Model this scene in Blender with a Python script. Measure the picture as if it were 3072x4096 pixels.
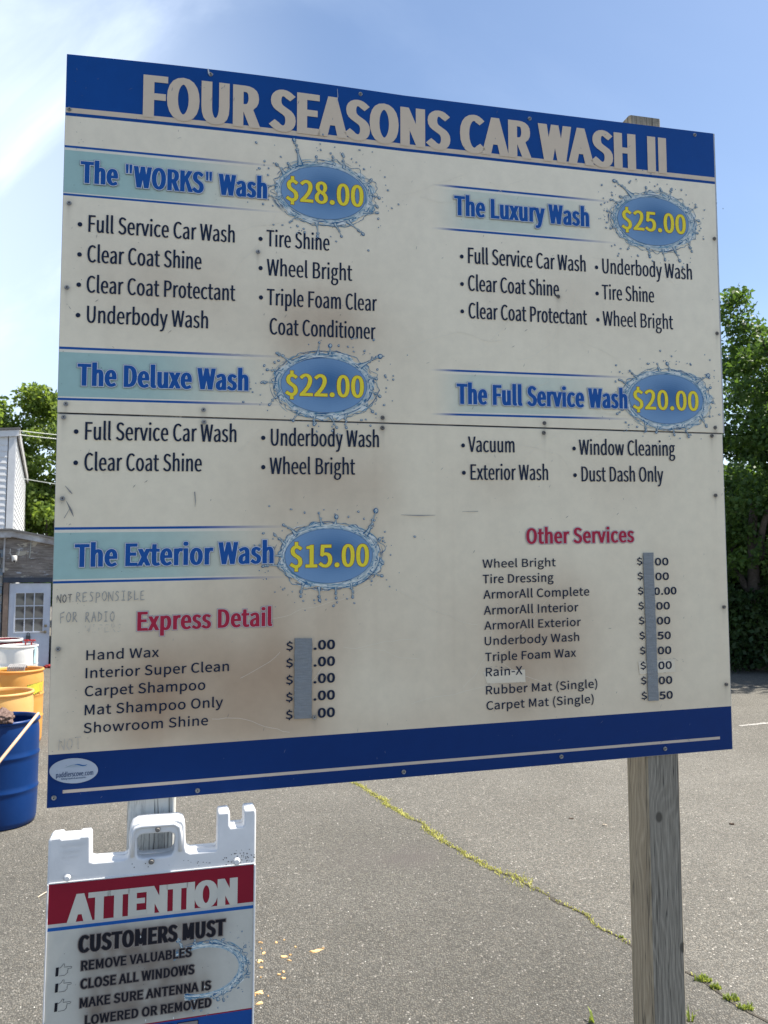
import bpy, bmesh, math, random
import numpy as np
from mathutils import Vector, noise, Matrix
from mathutils.geometry import delaunay_2d_cdt
R = math.radians
for o in list(bpy.data.objects): bpy.data.objects.remove(o)
sc = bpy.context.scene
COL = sc.collection
random.seed(7); rng = np.random.default_rng(7)

# ------------------------------------------------------------ camera
EYE = Vector((0.0, 0.0, 2.1)); PITCH = R(4.5); FPX = 3076.0
cam_d = bpy.data.cameras.new('camera'); cam = bpy.data.objects.new('camera', cam_d); COL.objects.link(cam)
cam.location = EYE; cam.rotation_euler = (R(90) + PITCH, 0, 0)
cam_d.sensor_fit = 'VERTICAL'; cam_d.sensor_height = 36.0; cam_d.lens = 36.0 * FPX / 4096.0
cam_d.clip_start = 0.05; cam_d.clip_end = 3000
cam_d.dof.use_dof = True; cam_d.dof.focus_distance = 2.65; cam_d.dof.aperture_fstop = 9.0
sc.camera = cam

# ------------------------------------------------------------ sun and sky
SUN_AZ, SUN_EL = R(75.6), R(60.0)            # azimuth clockwise from +Y (the view direction)
sun_vec = Vector((math.sin(SUN_AZ) * math.cos(SUN_EL), math.cos(SUN_AZ) * math.cos(SUN_EL), math.sin(SUN_EL)))
sd = bpy.data.lights.new('sun', 'SUN'); sd.energy = 4.6; sd.angle = R(0.53); sd.color = (1.0, 0.93, 0.82)
so = bpy.data.objects.new('sun', sd); COL.objects.link(so); so.location = (10, 4, 20)
so.rotation_euler = (-sun_vec).to_track_quat('-Z', 'Y').to_euler()
w = bpy.data.worlds.new('World'); sc.world = w; w.use_nodes = True
wt = w.node_tree; wt.nodes.clear()
def WN(t, **k):
    n = wt.nodes.new(t)
    for a, b in k.items(): setattr(n, a, b)
    return n
def WL(a, b): wt.links.new(a, b)
sky = WN('ShaderNodeTexSky', sky_type='NISHITA', sun_disc=False, sun_elevation=SUN_EL, sun_rotation=SUN_AZ,
         altitude=50, air_density=1.0, dust_density=0.6, ozone_density=1.0)
bg = WN('ShaderNodeBackground'); bg.inputs[1].default_value = 0.077
wo = WN('ShaderNodeOutputWorld')
tc = WN('ShaderNodeTexCoord')
mp = WN('ShaderNodeMapping'); mp.inputs['Rotation'].default_value = (0.25, 0.5, 0.9); mp.inputs['Scale'].default_value = (1.1, 3.4, 1.3); mp.inputs['Location'].default_value = (0.35, 0.1, 0.6)
nz = WN('ShaderNodeTexNoise'); nz.inputs['Scale'].default_value = 2.3; nz.inputs['Detail'].default_value = 9; nz.inputs['Roughness'].default_value = 0.55; nz.inputs['Distortion'].default_value = 0.6
WL(tc.outputs['Generated'], mp.inputs[0]); WL(mp.outputs[0], nz.inputs['Vector'])
cr = WN('ShaderNodeMapRange', interpolation_type='SMOOTHSTEP'); cr.inputs[1].default_value = 0.47; cr.inputs[2].default_value = 0.86; cr.inputs[4].default_value = 0.62; WL(nz.outputs['Fac'], cr.inputs[0])
nz2 = WN('ShaderNodeTexNoise'); nz2.inputs['Scale'].default_value = 1.6; nz2.inputs['Detail'].default_value = 3; WL(tc.outputs['Generated'], nz2.inputs['Vector'])
# high thin cloud is thicker towards the left of the view and thins to the right
dt = WN('ShaderNodeVectorMath', operation='DOT_PRODUCT'); dt.inputs[1].default_value = Vector((-0.72, 0.62, 0.30)).normalized(); WL(tc.outputs['Generated'], dt.inputs[0])
lm = WN('ShaderNodeMapRange', interpolation_type='SMOOTHSTEP'); lm.inputs[1].default_value = 0.62; lm.inputs[2].default_value = 1.0; lm.inputs[3].default_value = 0.06; lm.inputs[4].default_value = 1.0; WL(dt.outputs['Value'], lm.inputs[0])
veil = WN('ShaderNodeMapRange', interpolation_type='SMOOTHSTEP'); veil.inputs[1].default_value = 0.70; veil.inputs[2].default_value = 1.0; veil.inputs[3].default_value = 0.0; veil.inputs[4].default_value = 0.40; WL(dt.outputs['Value'], veil.inputs[0])
mu = WN('ShaderNodeMath', operation='MULTIPLY'); WL(cr.outputs[0], mu.inputs[0]); WL(lm.outputs[0], mu.inputs[1])
ad = WN('ShaderNodeMath', operation='ADD', use_clamp=True); WL(mu.outputs[0], ad.inputs[0]); WL(veil.outputs[0], ad.inputs[1])
# milky air near the horizon
sp = WN('ShaderNodeSeparateXYZ'); WL(tc.outputs['Generated'], sp.inputs[0])
hz = WN('ShaderNodeMapRange', interpolation_type='SMOOTHSTEP'); hz.inputs[1].default_value = 0.0; hz.inputs[2].default_value = 0.34; hz.inputs[3].default_value = 0.45; hz.inputs[4].default_value = 0.0; WL(sp.outputs[2], hz.inputs[0])
ad2 = WN('ShaderNodeMath', operation='MAXIMUM'); WL(ad.outputs[0], ad2.inputs[0]); WL(hz.outputs[0], ad2.inputs[1])
mx = WN('ShaderNodeMix', data_type='RGBA'); WL(ad2.outputs[0], mx.inputs[0]); WL(sky.outputs[0], mx.inputs[6]); mx.inputs[7].default_value = (8.7, 9.6, 10.6, 1)
WL(mx.outputs[2], bg.inputs[0]); WL(bg.outputs[0], wo.inputs[0])
sc.view_settings.view_transform = 'Standard'; sc.view_settings.look = 'None'; sc.view_settings.gamma = 1.0
sc.view_settings.use_curve_mapping = False; sc.view_settings.exposure = 1.33
sc.render.engine = 'CYCLES'
sc.cycles.use_denoising = True; sc.cycles.max_bounces = 8; sc.cycles.transparent_max_bounces = 12

# ------------------------------------------------------------ measuring helpers
RT = Vector((1, 0, 0)); UP = Vector((0, -math.sin(PITCH), math.cos(PITCH))); FW = Vector((0, math.cos(PITCH), math.sin(PITCH)))
def ray(x, y): return RT * ((x - 1536) / FPX) + UP * ((2048 - y) / FPX) + FW
def at(x, y, Y):                       # the place seen at photo pixel x, y that lies Y metres ahead
    d = ray(x, y); return EYE + d * (Y / d.y)
def gnd(x, y):                         # the place on the ground seen at photo pixel x, y
    d = ray(x, y); return EYE + d * (-EYE.z / d.z)
def lin(r, g, b):
    f = lambda c: (c / 255) / 12.92 if c / 255 <= 0.04045 else (((c / 255) + 0.055) / 1.055) ** 2.4
    return (f(r), f(g), f(b))
def mixc(a, b, t): return tuple(a[i] + (b[i] - a[i]) * t for i in range(3))

# ------------------------------------------------------------ materials
def mat(name, col=(0.5, 0.5, 0.5), rough=0.6, metal=0.0, spec=0.5):
    m = bpy.data.materials.new(name); m.use_nodes = True
    b = m.node_tree.nodes['Principled BSDF']
    b.inputs['Base Color'].default_value = (*col, 1); b.inputs['Roughness'].default_value = rough
    b.inputs['Metallic'].default_value = metal; b.inputs['Specular IOR Level'].default_value = spec
    return m
class NT:
    def __init__(s, m): s.m = m; s.t = m.node_tree; s.b = s.t.nodes['Principled BSDF']; s.out = s.t.nodes['Material Output']
    def n(s, typ, ins=None, **k):
        nd = s.t.nodes.new(typ)
        for a, b in k.items(): setattr(nd, a, b)
        for a, b in (ins or {}).items():
            if isinstance(b, bpy.types.NodeSocket): s.t.links.new(b, nd.inputs[a])
            else: nd.inputs[a].default_value = b
        return nd
    def l(s, a, b): s.t.links.new(a, b)
    def coord(s, kind='Object', scale=(1, 1, 1), loc=(0, 0, 0)):
        c = s.n('ShaderNodeTexCoord'); m = s.n('ShaderNodeMapping', {'Vector': c.outputs[kind], 'Scale': scale, 'Location': loc}); return m.outputs[0]
    def noise(s, vec, scale, detail=4, rough=0.5, dist=0.0):
        return s.n('ShaderNodeTexNoise', {'Vector': vec, 'Scale': scale, 'Detail': detail, 'Roughness': rough, 'Distortion': dist}).outputs['Fac']
    def rng(s, v, a, b, c=0.0, d=1.0):
        return s.n('ShaderNodeMapRange', {0: v, 1: a, 2: b, 3: c, 4: d}).outputs[0]
    def mix(s, f, a, b, blend='MIX'):
        nd = s.n('ShaderNodeMix', data_type='RGBA', blend_type=blend)
        for i, v in ((0, f), (6, a), (7, b)):
            if isinstance(v, bpy.types.NodeSocket): s.l(v, nd.inputs[i])
            else: nd.inputs[i].default_value = v if i == 0 else ((*v, 1) if len(v) == 3 else v)
        return nd.outputs[2]
    def math(s, op, a, b=0.0, clamp=False):
        nd = s.n('ShaderNodeMath', operation=op, use_clamp=clamp)
        for i, v in ((0, a), (1, b)):
            if isinstance(v, bpy.types.NodeSocket): s.l(v, nd.inputs[i])
            else: nd.inputs[i].default_value = v
        return nd.outputs[0]
    def bump(s, h, strength=0.3, dist=0.01):
        b = s.n('ShaderNodeBump', {'Height': h, 'Strength': strength, 'Distance': dist}); s.l(b.outputs[0], s.b.inputs['Normal']); return b
    def color(s, v): s.l(v, s.b.inputs['Base Color'])
def noisy(name, c1, c2, scale=6, rough=0.6, bump=0.0, detail=5, metal=0, spec=0.5, kind='Object', sc3=(1, 1, 1)):
    m = mat(name, c1, rough, metal, spec); t = NT(m); v = t.coord(kind, sc3)
    f = t.rng(t.noise(v, scale, detail, 0.6), 0.3, 0.7); t.color(t.mix(f, c1, c2))
    if bump: t.bump(t.noise(v, scale * 6, 4, 0.6), bump, 0.004)
    return m
# print: the colour of ink on the boards, carried by the meshes as attribute Col
M = {}
def ink_mat(name, rough, grime):
    m = mat(name, rough=rough, spec=0.15); t = NT(m)
    a = t.n('ShaderNodeVertexColor', layer_name='Col').outputs['Color']
    v = t.coord('Object'); f = t.rng(t.noise(v, 22, 6, 0.65), 0.35, 0.75, 1.0, 1.0 - grime)
    t.color(t.mix(1.0, a, t.n('ShaderNodeCombineColor', {0: f, 1: f, 2: f}).outputs[0], 'MULTIPLY'))
    t.bump(t.noise(v, 3.0, 3, 0.5), 0.06, 0.02)
    return m
M['print'] = ink_mat('weathered_print', 0.42, 0.08)
M['ink'] = ink_mat('lettering_ink', 0.5, 0.05)

# ------------------------------------------------------------ objects
def tag(o, label=None, cat=None, group=None, kind=None):
    if label: o['label'] = label
    if cat: o['category'] = cat
    if group: o['group'] = group
    if kind: o['kind'] = kind
    return o
def thing(name, loc, label, cat, group=None, rotz=0.0):
    o = bpy.data.objects.new(name, None); COL.objects.link(o); o.location = loc; o.rotation_euler = (0, 0, rotz); o.empty_display_size = 0.1
    return tag(o, label, cat, group)
class MB:
    def __init__(s): s.v = []; s.f = []; s.c = []; s.mi = []; s.cur = 0; s.col = (1, 1, 1)
    def add(s, vs, fs, col=None, mi=None):
        k = len(s.v); s.v += [tuple(p) for p in vs]; s.f += [tuple(i + k for i in f) for f in fs]
        s.c += [col or s.col] * len(fs); s.mi += [s.cur if mi is None else mi] * len(fs)
    def box(s, c, d, rz=0, mi=None, axes=None):
        x, y, z = (q / 2 for q in d); c = Vector(c)
        if axes is None:
            m = Matrix.Rotation(rz, 3, 'Z'); axes = (m @ Vector((1, 0, 0)), m @ Vector((0, 1, 0)), Vector((0, 0, 1)))
        a, b, e = (Vector(q) for q in axes)
        vs = [c + a * (i * x) + b * (j * y) + e * (k * z) for i in (-1, 1) for j in (-1, 1) for k in (-1, 1)]
        s.add(vs, [(0, 1, 3, 2), (4, 6, 7, 5), (0, 4, 5, 1), (2, 3, 7, 6), (0, 2, 6, 4), (1, 5, 7, 3)], mi=mi)
    def tube(s, pts, rad, n=8, cap=True, mi=None):
        pts = [Vector(p) for p in pts]; rings = []; k0 = len(s.v); vs = []
        prev = None
        for i, p in enumerate(pts):
            t = (pts[min(i + 1, len(pts) - 1)] - pts[max(i - 1, 0)]).normalized()
            a = t.cross(Vector((0, 0, 1))) if prev is None else prev - t * prev.dot(t)
            if a.length < 1e-4: a = t.cross(Vector((1, 0, 0)))
            a.normalize(); prev = a; b = t.cross(a); r = rad[i] if isinstance(rad, (list, tuple)) else rad
            vs += [p + (a * math.cos(q) + b * math.sin(q)) * r for q in (2 * math.pi * j / n for j in range(n))]
        fs = []
        for i in range(len(pts) - 1):
            for j in range(n):
                fs.append((i * n + j, i * n + (j + 1) % n, (i + 1) * n + (j + 1) % n, (i + 1) * n + j))
        if cap: fs.append(tuple(range(n))[::-1]); fs.append(tuple((len(pts) - 1) * n + j for j in range(n)))
        s.add(vs, fs, mi=mi)
    def lathe(s, prof, c=(0, 0, 0), n=48, mi=None):
        vs = []; fs = []
        for r, z in prof: vs += [(c[0] + r * math.cos(2 * math.pi * j / n), c[1] + r * math.sin(2 * math.pi * j / n), c[2] + z) for j in range(n)]
        for i in range(len(prof) - 1):
            for j in range(n): fs.append((i * n + j, i * n + (j + 1) % n, (i + 1) * n + (j + 1) % n, (i + 1) * n + j))
        s.add(vs, fs, mi=mi)
    def build(s, name, m=None, parent=None, org=None, smooth=False, cols=False, bevel=0, loc=None):
        o0 = Vector(org) if org is not None else Vector((0, 0, 0))
        me = bpy.data.meshes.new(name); me.from_pydata([tuple(Vector(p) - o0) for p in s.v], [], s.f); me.update()
        ms = m if isinstance(m, (list, tuple)) else [m]
        for q in ms: me.materials.append(q)
        if len(ms) > 1: me.polygons.foreach_set('material_index', s.mi)
        if cols:
            at_ = me.color_attributes.new('Col', 'FLOAT_COLOR', 'CORNER')
            arr = np.ones((len(me.loops), 4), np.float32); nl = [len(f) for f in s.f]
            arr[:, :3] = np.repeat(np.array(s.c, np.float32).reshape(-1, 3), nl, axis=0); at_.data.foreach_set('color', arr.ravel())
        if smooth: me.polygons.foreach_set('use_smooth', [True] * len(me.polygons))
        o = bpy.data.objects.new(name, me); COL.objects.link(o)
        if parent: o.parent = parent
        if loc is not None: o.location = loc
        elif org is not None and parent is None: o.location = o0
        if bevel:
            b = o.modifiers.new('bevel', 'BEVEL'); b.width = bevel; b.segments = 2; b.limit_method = 'ANGLE'
        return o
def copy_of(o, loc, parent=None, rot=None):
    c = o.copy(); COL.objects.link(c); c.location = loc
    if parent: c.parent = parent
    if rot is not None: c.rotation_euler = rot
    return c

# ------------------------------------------------------------ lettering
# letter outlines as plain numbers: character code -> (advance, contours of x, y), 500 units to a capital's height
GLYPHS = {32: (153, ()),
34: (323, ((75,329,114,329,126,456,127,526,61,526,63,456),(209,329,247,329,260,456,261,526,195,526,196,456),)),
36: (379, ((170,-84,215,-84,215,-7,264,8,301,36,325,76,333,126,311,203,258,250,195,283,142,317,119,370,125,400,140,423,165,438,196,443,233,438,262,424,289,400,323,437,293,464,258,483,215,494,215,570,170,570,170,493,125,479,90,452,67,414,59,366,81,296,134,252,197,219,250,180,272,121,267,89,250,64,224,49,186,43,142,50,103,68,69,93,40,50,77,23,121,2,170,-8),)),
38: (464, ((177,-9,219,-5,256,7,290,25,321,48,361,23,399,4,436,-9,452,43,408,61,359,91,395,145,424,205,446,269,388,269,370,215,346,166,318,122,271,164,228,212,191,263,232,294,268,327,294,366,304,411,297,450,278,481,247,502,205,509,158,500,122,475,99,438,91,392,95,354,106,315,123,274,86,246,55,214,33,176,25,130,32,84,52,46,84,17,126,-2),(280,81,250,60,218,46,184,41,145,47,114,66,93,95,85,133,90,161,104,186,124,209,149,231,187,177,232,127),(168,304,150,349,144,392,148,421,161,444,180,460,206,465,227,461,242,448,250,430,253,409,246,378,228,352,200,327),)),
40: (231, ((163,-134,201,-117,163,-41,136,41,120,125,115,212,120,298,136,383,163,464,201,540,163,558,121,480,89,397,70,308,63,212,70,116,89,27,121,-56),)),
41: (231, ((68,-134,110,-56,141,27,161,116,168,212,161,308,141,397,110,480,68,558,29,540,67,464,95,383,111,298,117,212,111,125,95,41,67,-41,29,-117),)),
45: (237, ((31,167,206,167,206,215,31,215),)),
46: (190, ((95,-9,117,-3,134,14,140,38,134,63,117,80,95,86,72,80,56,63,50,38,56,14,72,-3),)),
48: (379, ((190,-9,242,1,285,33,318,85,338,158,345,252,338,345,318,417,285,468,242,499,190,509,137,499,94,468,61,417,41,345,34,252,41,158,61,85,94,33,137,1),(190,42,158,49,132,73,111,114,99,174,94,252,99,329,111,388,132,429,158,452,190,460,221,452,248,429,268,388,281,329,285,252,281,174,268,114,248,73,221,49),)),
49: (379, ((60,0,334,0,334,52,234,52,234,500,186,500,141,479,83,465,83,425,172,425,172,52,60,52),)),
50: (379, ((30,0,344,0,344,54,206,54,124,49,190,115,244,178,285,241,311,302,321,362,314,412,295,452,265,483,224,502,175,509,130,504,92,489,58,466,27,436,63,400,94,430,128,451,167,458,208,451,236,430,254,399,259,359,245,292,203,217,132,133,30,37),)),
51: (379, ((179,-9,230,-3,275,16,309,45,332,85,340,134,332,181,310,218,276,244,235,261,235,264,271,282,299,308,317,342,323,384,316,427,296,462,265,488,225,503,177,509,137,504,100,492,68,473,38,450,72,410,102,435,137,452,175,458,211,453,237,437,254,412,260,379,255,349,241,322,215,302,176,289,121,284,121,236,182,231,226,218,256,197,272,169,277,136,270,97,249,68,217,49,175,43,136,48,103,60,76,79,52,100,20,60,48,34,83,12,126,-3),)),
52: (379, ((232,0,291,0,291,138,357,138,357,188,291,188,291,500,222,500,14,179,14,138,232,138),(232,188,78,188,192,358,233,432,235,432,232,341),)),
53: (379, ((179,-9,228,-2,273,20,309,55,333,103,342,162,335,221,313,266,280,298,239,316,192,322,164,320,139,313,117,302,130,447,318,447,318,500,75,500,59,267,92,246,119,262,145,272,175,275,218,267,251,245,272,209,279,161,271,112,248,75,214,51,173,43,133,48,100,60,73,78,50,98,18,57,47,33,82,12,125,-3),)),
54: (379, ((205,-9,250,-1,290,20,321,54,342,99,349,153,343,210,325,254,296,285,257,304,210,310,170,303,131,283,97,250,105,331,123,390,151,429,186,451,226,458,255,453,283,440,305,420,340,458,318,478,291,495,259,505,223,509,167,500,116,470,75,418,48,342,38,239,46,150,70,80,105,31,151,1),(98,201,124,230,150,250,176,261,200,264,240,256,268,234,284,199,290,153,283,107,266,71,239,48,205,40,171,47,142,67,121,99,106,144),)),
55: (379, ((135,0,200,0,207,109,221,204,247,291,287,376,347,462,347,500,33,500,33,447,276,447,225,366,187,285,160,200,144,106),)),
56: (379, ((191,-9,243,-2,286,16,319,43,340,79,347,120,340,166,322,202,295,230,263,252,263,255,286,276,307,304,323,338,329,376,323,419,306,455,277,483,239,501,192,508,148,502,111,485,81,458,62,423,55,381,61,344,75,313,97,287,123,265,123,263,89,240,60,209,39,171,31,124,39,81,61,44,95,16,139,-2),(225,271,182,290,146,313,121,342,112,381,118,414,134,439,160,455,192,461,227,454,254,435,271,407,276,372,270,337,253,303),(192,38,150,44,117,64,95,93,87,130,92,164,106,194,128,221,156,243,206,221,248,197,277,165,288,122,281,88,262,61,231,44),)),
57: (379, ((160,-9,215,1,265,31,305,85,332,165,342,271,333,357,310,424,274,471,228,499,173,509,129,501,89,480,58,446,37,401,30,347,36,291,55,247,83,215,122,196,168,190,209,197,249,218,283,250,274,169,256,110,229,71,195,50,158,43,127,48,98,61,74,81,40,42,63,22,90,6,122,-5),(282,303,257,272,230,252,204,240,178,236,139,244,111,266,94,301,89,347,95,393,113,429,140,452,174,460,209,454,238,435,260,403,275,359),)),
65: (415, ((3,0,66,0,115,153,297,153,345,0,412,0,242,500,172,500),(130,203,155,280,205,449,207,449,258,280,282,203),)),
66: (448, ((69,0,228,0,291,6,343,23,383,53,408,94,417,147,410,192,389,228,357,252,316,266,316,269,347,286,370,311,384,342,389,378,381,424,357,459,321,482,274,496,217,500,69,500),(132,288,132,450,209,450,260,446,297,432,319,407,327,370,320,335,299,310,261,293,206,288),(132,50,132,239,219,239,267,235,305,225,333,207,350,182,355,149,349,113,332,85,304,66,266,54,219,50),)),
67: (435, ((257,-9,303,-4,343,10,379,32,411,63,376,103,351,79,324,61,294,50,260,46,207,56,164,82,132,125,111,182,104,252,112,321,133,377,166,418,209,445,262,454,302,448,335,431,364,407,398,447,373,471,342,490,304,504,261,509,189,497,128,464,81,411,50,339,40,250,50,160,80,89,127,35,187,2),)),
68: (469, ((69,0,196,0,279,11,343,43,391,95,419,165,429,252,419,339,390,408,343,459,277,490,194,500,69,500),(132,52,132,449,188,449,252,441,301,416,336,376,357,321,364,252,357,182,336,127,301,86,252,61,188,52),)),
69: (402, ((69,0,364,0,364,54,132,54,132,236,321,236,321,290,132,290,132,447,357,447,357,500,69,500),)),
70: (377, ((69,0,132,0,132,224,323,224,323,278,132,278,132,447,357,447,357,500,69,500),)),
71: (470, ((265,-9,313,-5,355,8,391,26,420,49,420,259,255,259,255,207,362,207,362,76,337,60,306,50,271,46,213,56,166,82,132,125,111,182,104,252,112,321,134,377,169,418,215,445,271,454,315,447,350,430,379,407,413,447,388,470,356,489,317,503,269,509,194,497,131,464,82,411,51,339,40,250,50,160,81,89,129,35,191,2),)),
72: (497, ((69,0,132,0,132,236,365,236,365,0,428,0,428,500,365,500,365,291,132,291,132,500,69,500),)),
73: (200, ((69,0,132,0,132,500,69,500),)),
75: (441, ((69,0,132,0,132,158,218,261,368,0,438,0,257,310,414,500,342,500,133,249,132,249,132,500,69,500),)),
76: (370, ((69,0,351,0,351,54,132,54,132,500,69,500),)),
77: (554, ((69,0,126,0,126,277,123,350,117,424,120,424,160,310,255,50,297,50,392,310,432,424,435,424,429,350,426,277,426,0,485,0,485,500,409,500,314,233,279,128,276,128,240,233,145,500,69,500),)),
78: (493, ((69,0,128,0,128,263,126,341,121,419,123,419,177,316,359,0,424,0,424,500,364,500,364,240,367,160,373,82,370,82,316,185,133,500,69,500),)),
79: (506, ((253,-9,323,3,382,37,428,91,456,163,467,252,456,340,428,411,382,465,323,498,253,509,183,498,124,465,79,411,50,340,40,252,50,163,79,91,124,37,183,3),(253,46,203,56,162,83,131,126,111,182,104,252,111,321,131,377,162,418,203,445,253,454,303,445,344,418,375,377,395,321,402,252,395,182,375,126,344,83,303,56),)),
80: (432, ((69,0,132,0,132,199,214,199,276,205,326,223,365,253,390,297,398,353,390,411,365,452,326,480,274,495,211,500,69,500),(132,250,132,449,203,449,251,446,288,436,314,418,330,391,336,353,331,315,315,286,290,266,253,254,206,250),)),
82: (433, ((132,263,132,449,216,449,258,446,292,436,317,420,332,395,337,360,332,325,317,298,292,278,258,266,216,263),(343,0,414,0,287,219,333,237,369,266,392,307,400,360,391,415,368,454,330,481,282,495,225,500,69,500,69,0,132,0,132,212,222,212),)),
83: (407, ((207,-9,265,-2,312,18,347,49,370,88,377,133,369,182,347,218,315,246,274,267,203,297,174,311,147,327,128,350,120,381,127,411,146,434,175,449,214,454,257,448,295,432,327,407,360,447,331,472,296,492,257,504,214,509,162,503,119,484,85,456,64,420,56,377,65,328,89,292,122,266,158,248,229,217,262,201,289,184,307,160,313,128,306,94,285,69,252,52,208,46,170,51,133,63,99,83,70,108,33,65,68,34,110,11,156,-4),)),
84: (409, ((173,0,236,0,236,447,387,447,387,500,21,500,21,447,173,447),)),
85: (492, ((246,-9,304,-2,353,21,392,61,417,122,426,206,426,500,365,500,365,205,359,142,342,97,317,68,284,51,246,46,209,51,177,68,152,97,135,142,130,205,130,500,67,500,67,206,76,122,101,61,139,21,188,-2),)),
86: (392, ((160,0,233,0,392,500,328,500,248,229,199,64,196,64,148,229,67,500,1,500),)),
87: (599, ((123,0,198,0,273,302,298,415,301,415,325,302,401,0,477,0,580,500,520,500,467,228,439,65,435,65,400,228,330,500,272,500,203,228,168,65,165,65,135,228,83,500,18,500),)),
88: (391, ((12,0,78,0,150,135,190,216,193,216,236,135,310,0,380,0,233,255,370,500,304,500,237,372,201,299,198,299,159,372,91,500,21,500,158,259),)),
97: (384, ((148,-9,192,-2,233,18,271,44,273,44,278,0,329,0,329,228,325,279,310,321,286,353,249,373,201,380,144,372,95,354,56,332,80,289,112,308,150,322,191,328,229,320,252,299,264,269,267,235,183,221,119,201,75,175,49,140,40,96,48,52,71,19,105,-2),(166,42,140,45,119,55,105,73,100,100,109,133,137,159,189,179,267,193,267,90,233,63,200,47),)),
98: (422, ((226,-9,275,0,319,25,354,66,378,121,387,191,381,255,362,307,333,346,291,371,239,380,198,373,159,354,123,328,126,394,126,543,63,543,63,0,113,0,118,38,121,38,155,13,191,-3),(216,44,188,47,158,59,126,82,126,277,160,305,192,322,224,327,261,321,289,303,308,274,319,236,322,190,317,140,302,99,280,69,250,50),)),
99: (348, ((209,-9,252,-3,293,13,329,38,302,80,276,61,247,48,214,43,176,50,144,68,120,98,105,137,100,185,105,232,121,272,146,302,178,321,216,327,243,323,268,312,290,295,321,336,293,358,257,374,214,380,158,372,110,347,71,307,45,253,35,185,44,118,68,64,105,24,153,-1),)),
100: (423, ((189,-9,231,-2,269,17,302,44,304,44,309,0,360,0,360,543,297,543,297,400,301,337,269,360,236,375,196,380,147,371,103,346,68,305,45,251,36,185,43,117,63,63,95,24,137,-1),(203,44,167,50,139,68,118,97,105,136,100,186,106,233,121,272,144,302,173,321,207,327,238,324,267,311,297,289,297,94,267,66,236,49),)),
101: (378, ((213,-9,259,-4,300,10,334,29,312,70,284,54,254,44,220,41,180,47,147,64,122,91,104,127,97,171,347,171,349,206,343,265,324,313,294,349,253,372,201,380,152,371,106,346,69,306,45,252,35,185,44,118,69,64,108,24,156,0),(96,215,109,264,133,300,165,322,203,330,241,323,270,301,288,265,295,215),)),
102: (222, ((23,320,73,320,73,0,135,0,135,320,214,320,214,370,135,370,135,429,138,461,148,483,164,497,188,502,208,499,229,492,243,540,214,549,181,552,141,546,111,530,90,505,77,471,73,430,73,370,23,367),)),
103: (385, ((188,-171,251,-164,303,-145,342,-117,367,-82,375,-42,370,-10,354,15,328,32,292,42,246,46,173,46,142,49,122,57,112,70,108,86,112,104,120,118,132,130,159,121,187,117,230,123,268,140,297,167,316,202,323,246,319,277,308,302,293,323,368,323,368,370,239,370,216,377,187,380,144,374,106,357,76,329,56,293,48,248,56,206,73,172,97,148,97,145,77,128,62,105,56,76,60,50,72,30,89,16,89,12,60,-12,41,-40,35,-72,42,-106,63,-134,95,-154,137,-166),(187,160,157,166,132,183,115,211,108,248,115,284,132,311,157,328,187,334,218,328,243,311,260,284,266,248,260,211,243,183,217,166),(196,-128,151,-123,118,-110,97,-90,89,-63,93,-41,105,-20,127,0,152,-4,175,-5,239,-5,271,-8,295,-16,309,-30,314,-53,306,-80,282,-104,245,-121),)),
104: (414, ((63,0,126,0,126,269,160,300,192,319,226,325,258,320,280,302,293,271,297,226,297,0,359,0,359,235,354,286,341,326,319,356,287,374,246,380,210,375,178,362,149,342,123,318,126,394,126,543,63,543),)),
105: (188, ((63,0,126,0,126,370,63,370),(94,447,116,452,130,466,136,488,130,509,116,524,94,529,73,524,58,509,53,488,58,466,73,452),)),
107: (377, ((63,0,124,0,124,98,194,179,302,0,370,0,230,221,353,370,284,370,127,175,124,175,124,543,63,543),)),
108: (194, ((128,-9,149,-7,164,-3,156,44,143,43,134,46,128,54,126,70,126,543,63,543,63,74,66,39,78,13,98,-3),)),
109: (632, ((63,0,126,0,126,269,158,300,189,319,218,325,249,320,270,302,283,271,287,226,287,0,349,0,349,269,383,300,413,319,443,325,473,320,495,302,507,271,512,226,512,0,574,0,574,235,569,286,556,326,534,356,503,374,462,380,429,375,398,360,368,338,339,309,325,339,304,361,275,375,237,380,205,375,175,362,147,341,121,317,120,317,114,370,63,370),)),
110: (416, ((63,0,126,0,126,269,160,300,192,319,226,325,258,320,280,302,293,271,297,226,297,0,359,0,359,235,354,286,341,326,319,356,287,374,246,380,210,375,178,362,148,341,121,317,120,317,114,370,63,370),)),
111: (413, ((207,-9,259,-1,306,24,344,64,369,118,378,185,369,253,344,307,306,347,259,372,207,380,154,372,107,347,70,307,45,253,35,185,45,118,70,64,107,24,154,-1),(207,43,171,50,141,68,119,98,105,137,100,185,105,232,119,272,141,302,171,321,207,327,243,321,272,302,295,272,309,232,314,185,309,137,295,98,272,68,243,50),)),
112: (423, ((63,-156,126,-156,126,-31,123,34,157,11,192,-4,226,-9,275,0,319,25,354,66,378,121,387,191,381,255,362,307,333,346,291,371,239,380,197,373,157,353,121,327,120,327,114,370,63,370),(216,44,189,47,158,59,126,82,126,277,160,305,193,322,224,327,261,321,289,303,308,274,319,236,322,190,317,140,302,99,280,69,250,50),)),
114: (265, ((63,0,126,0,126,238,146,278,170,305,194,319,218,324,238,322,254,318,266,372,248,378,226,380,196,375,168,359,143,335,121,303,120,303,114,370,63,370),)),
115: (319, ((160,-9,207,-3,245,13,272,36,288,66,294,101,284,145,258,176,222,197,181,214,151,225,126,238,108,255,102,278,106,298,118,316,140,327,171,332,201,327,229,315,254,299,284,338,252,359,214,374,170,380,125,375,90,360,64,337,48,308,42,275,52,234,77,205,111,184,150,168,181,156,208,141,227,122,235,98,230,75,217,57,194,44,162,40,121,45,85,61,52,84,22,42,61,16,108,-2),)),
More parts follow.
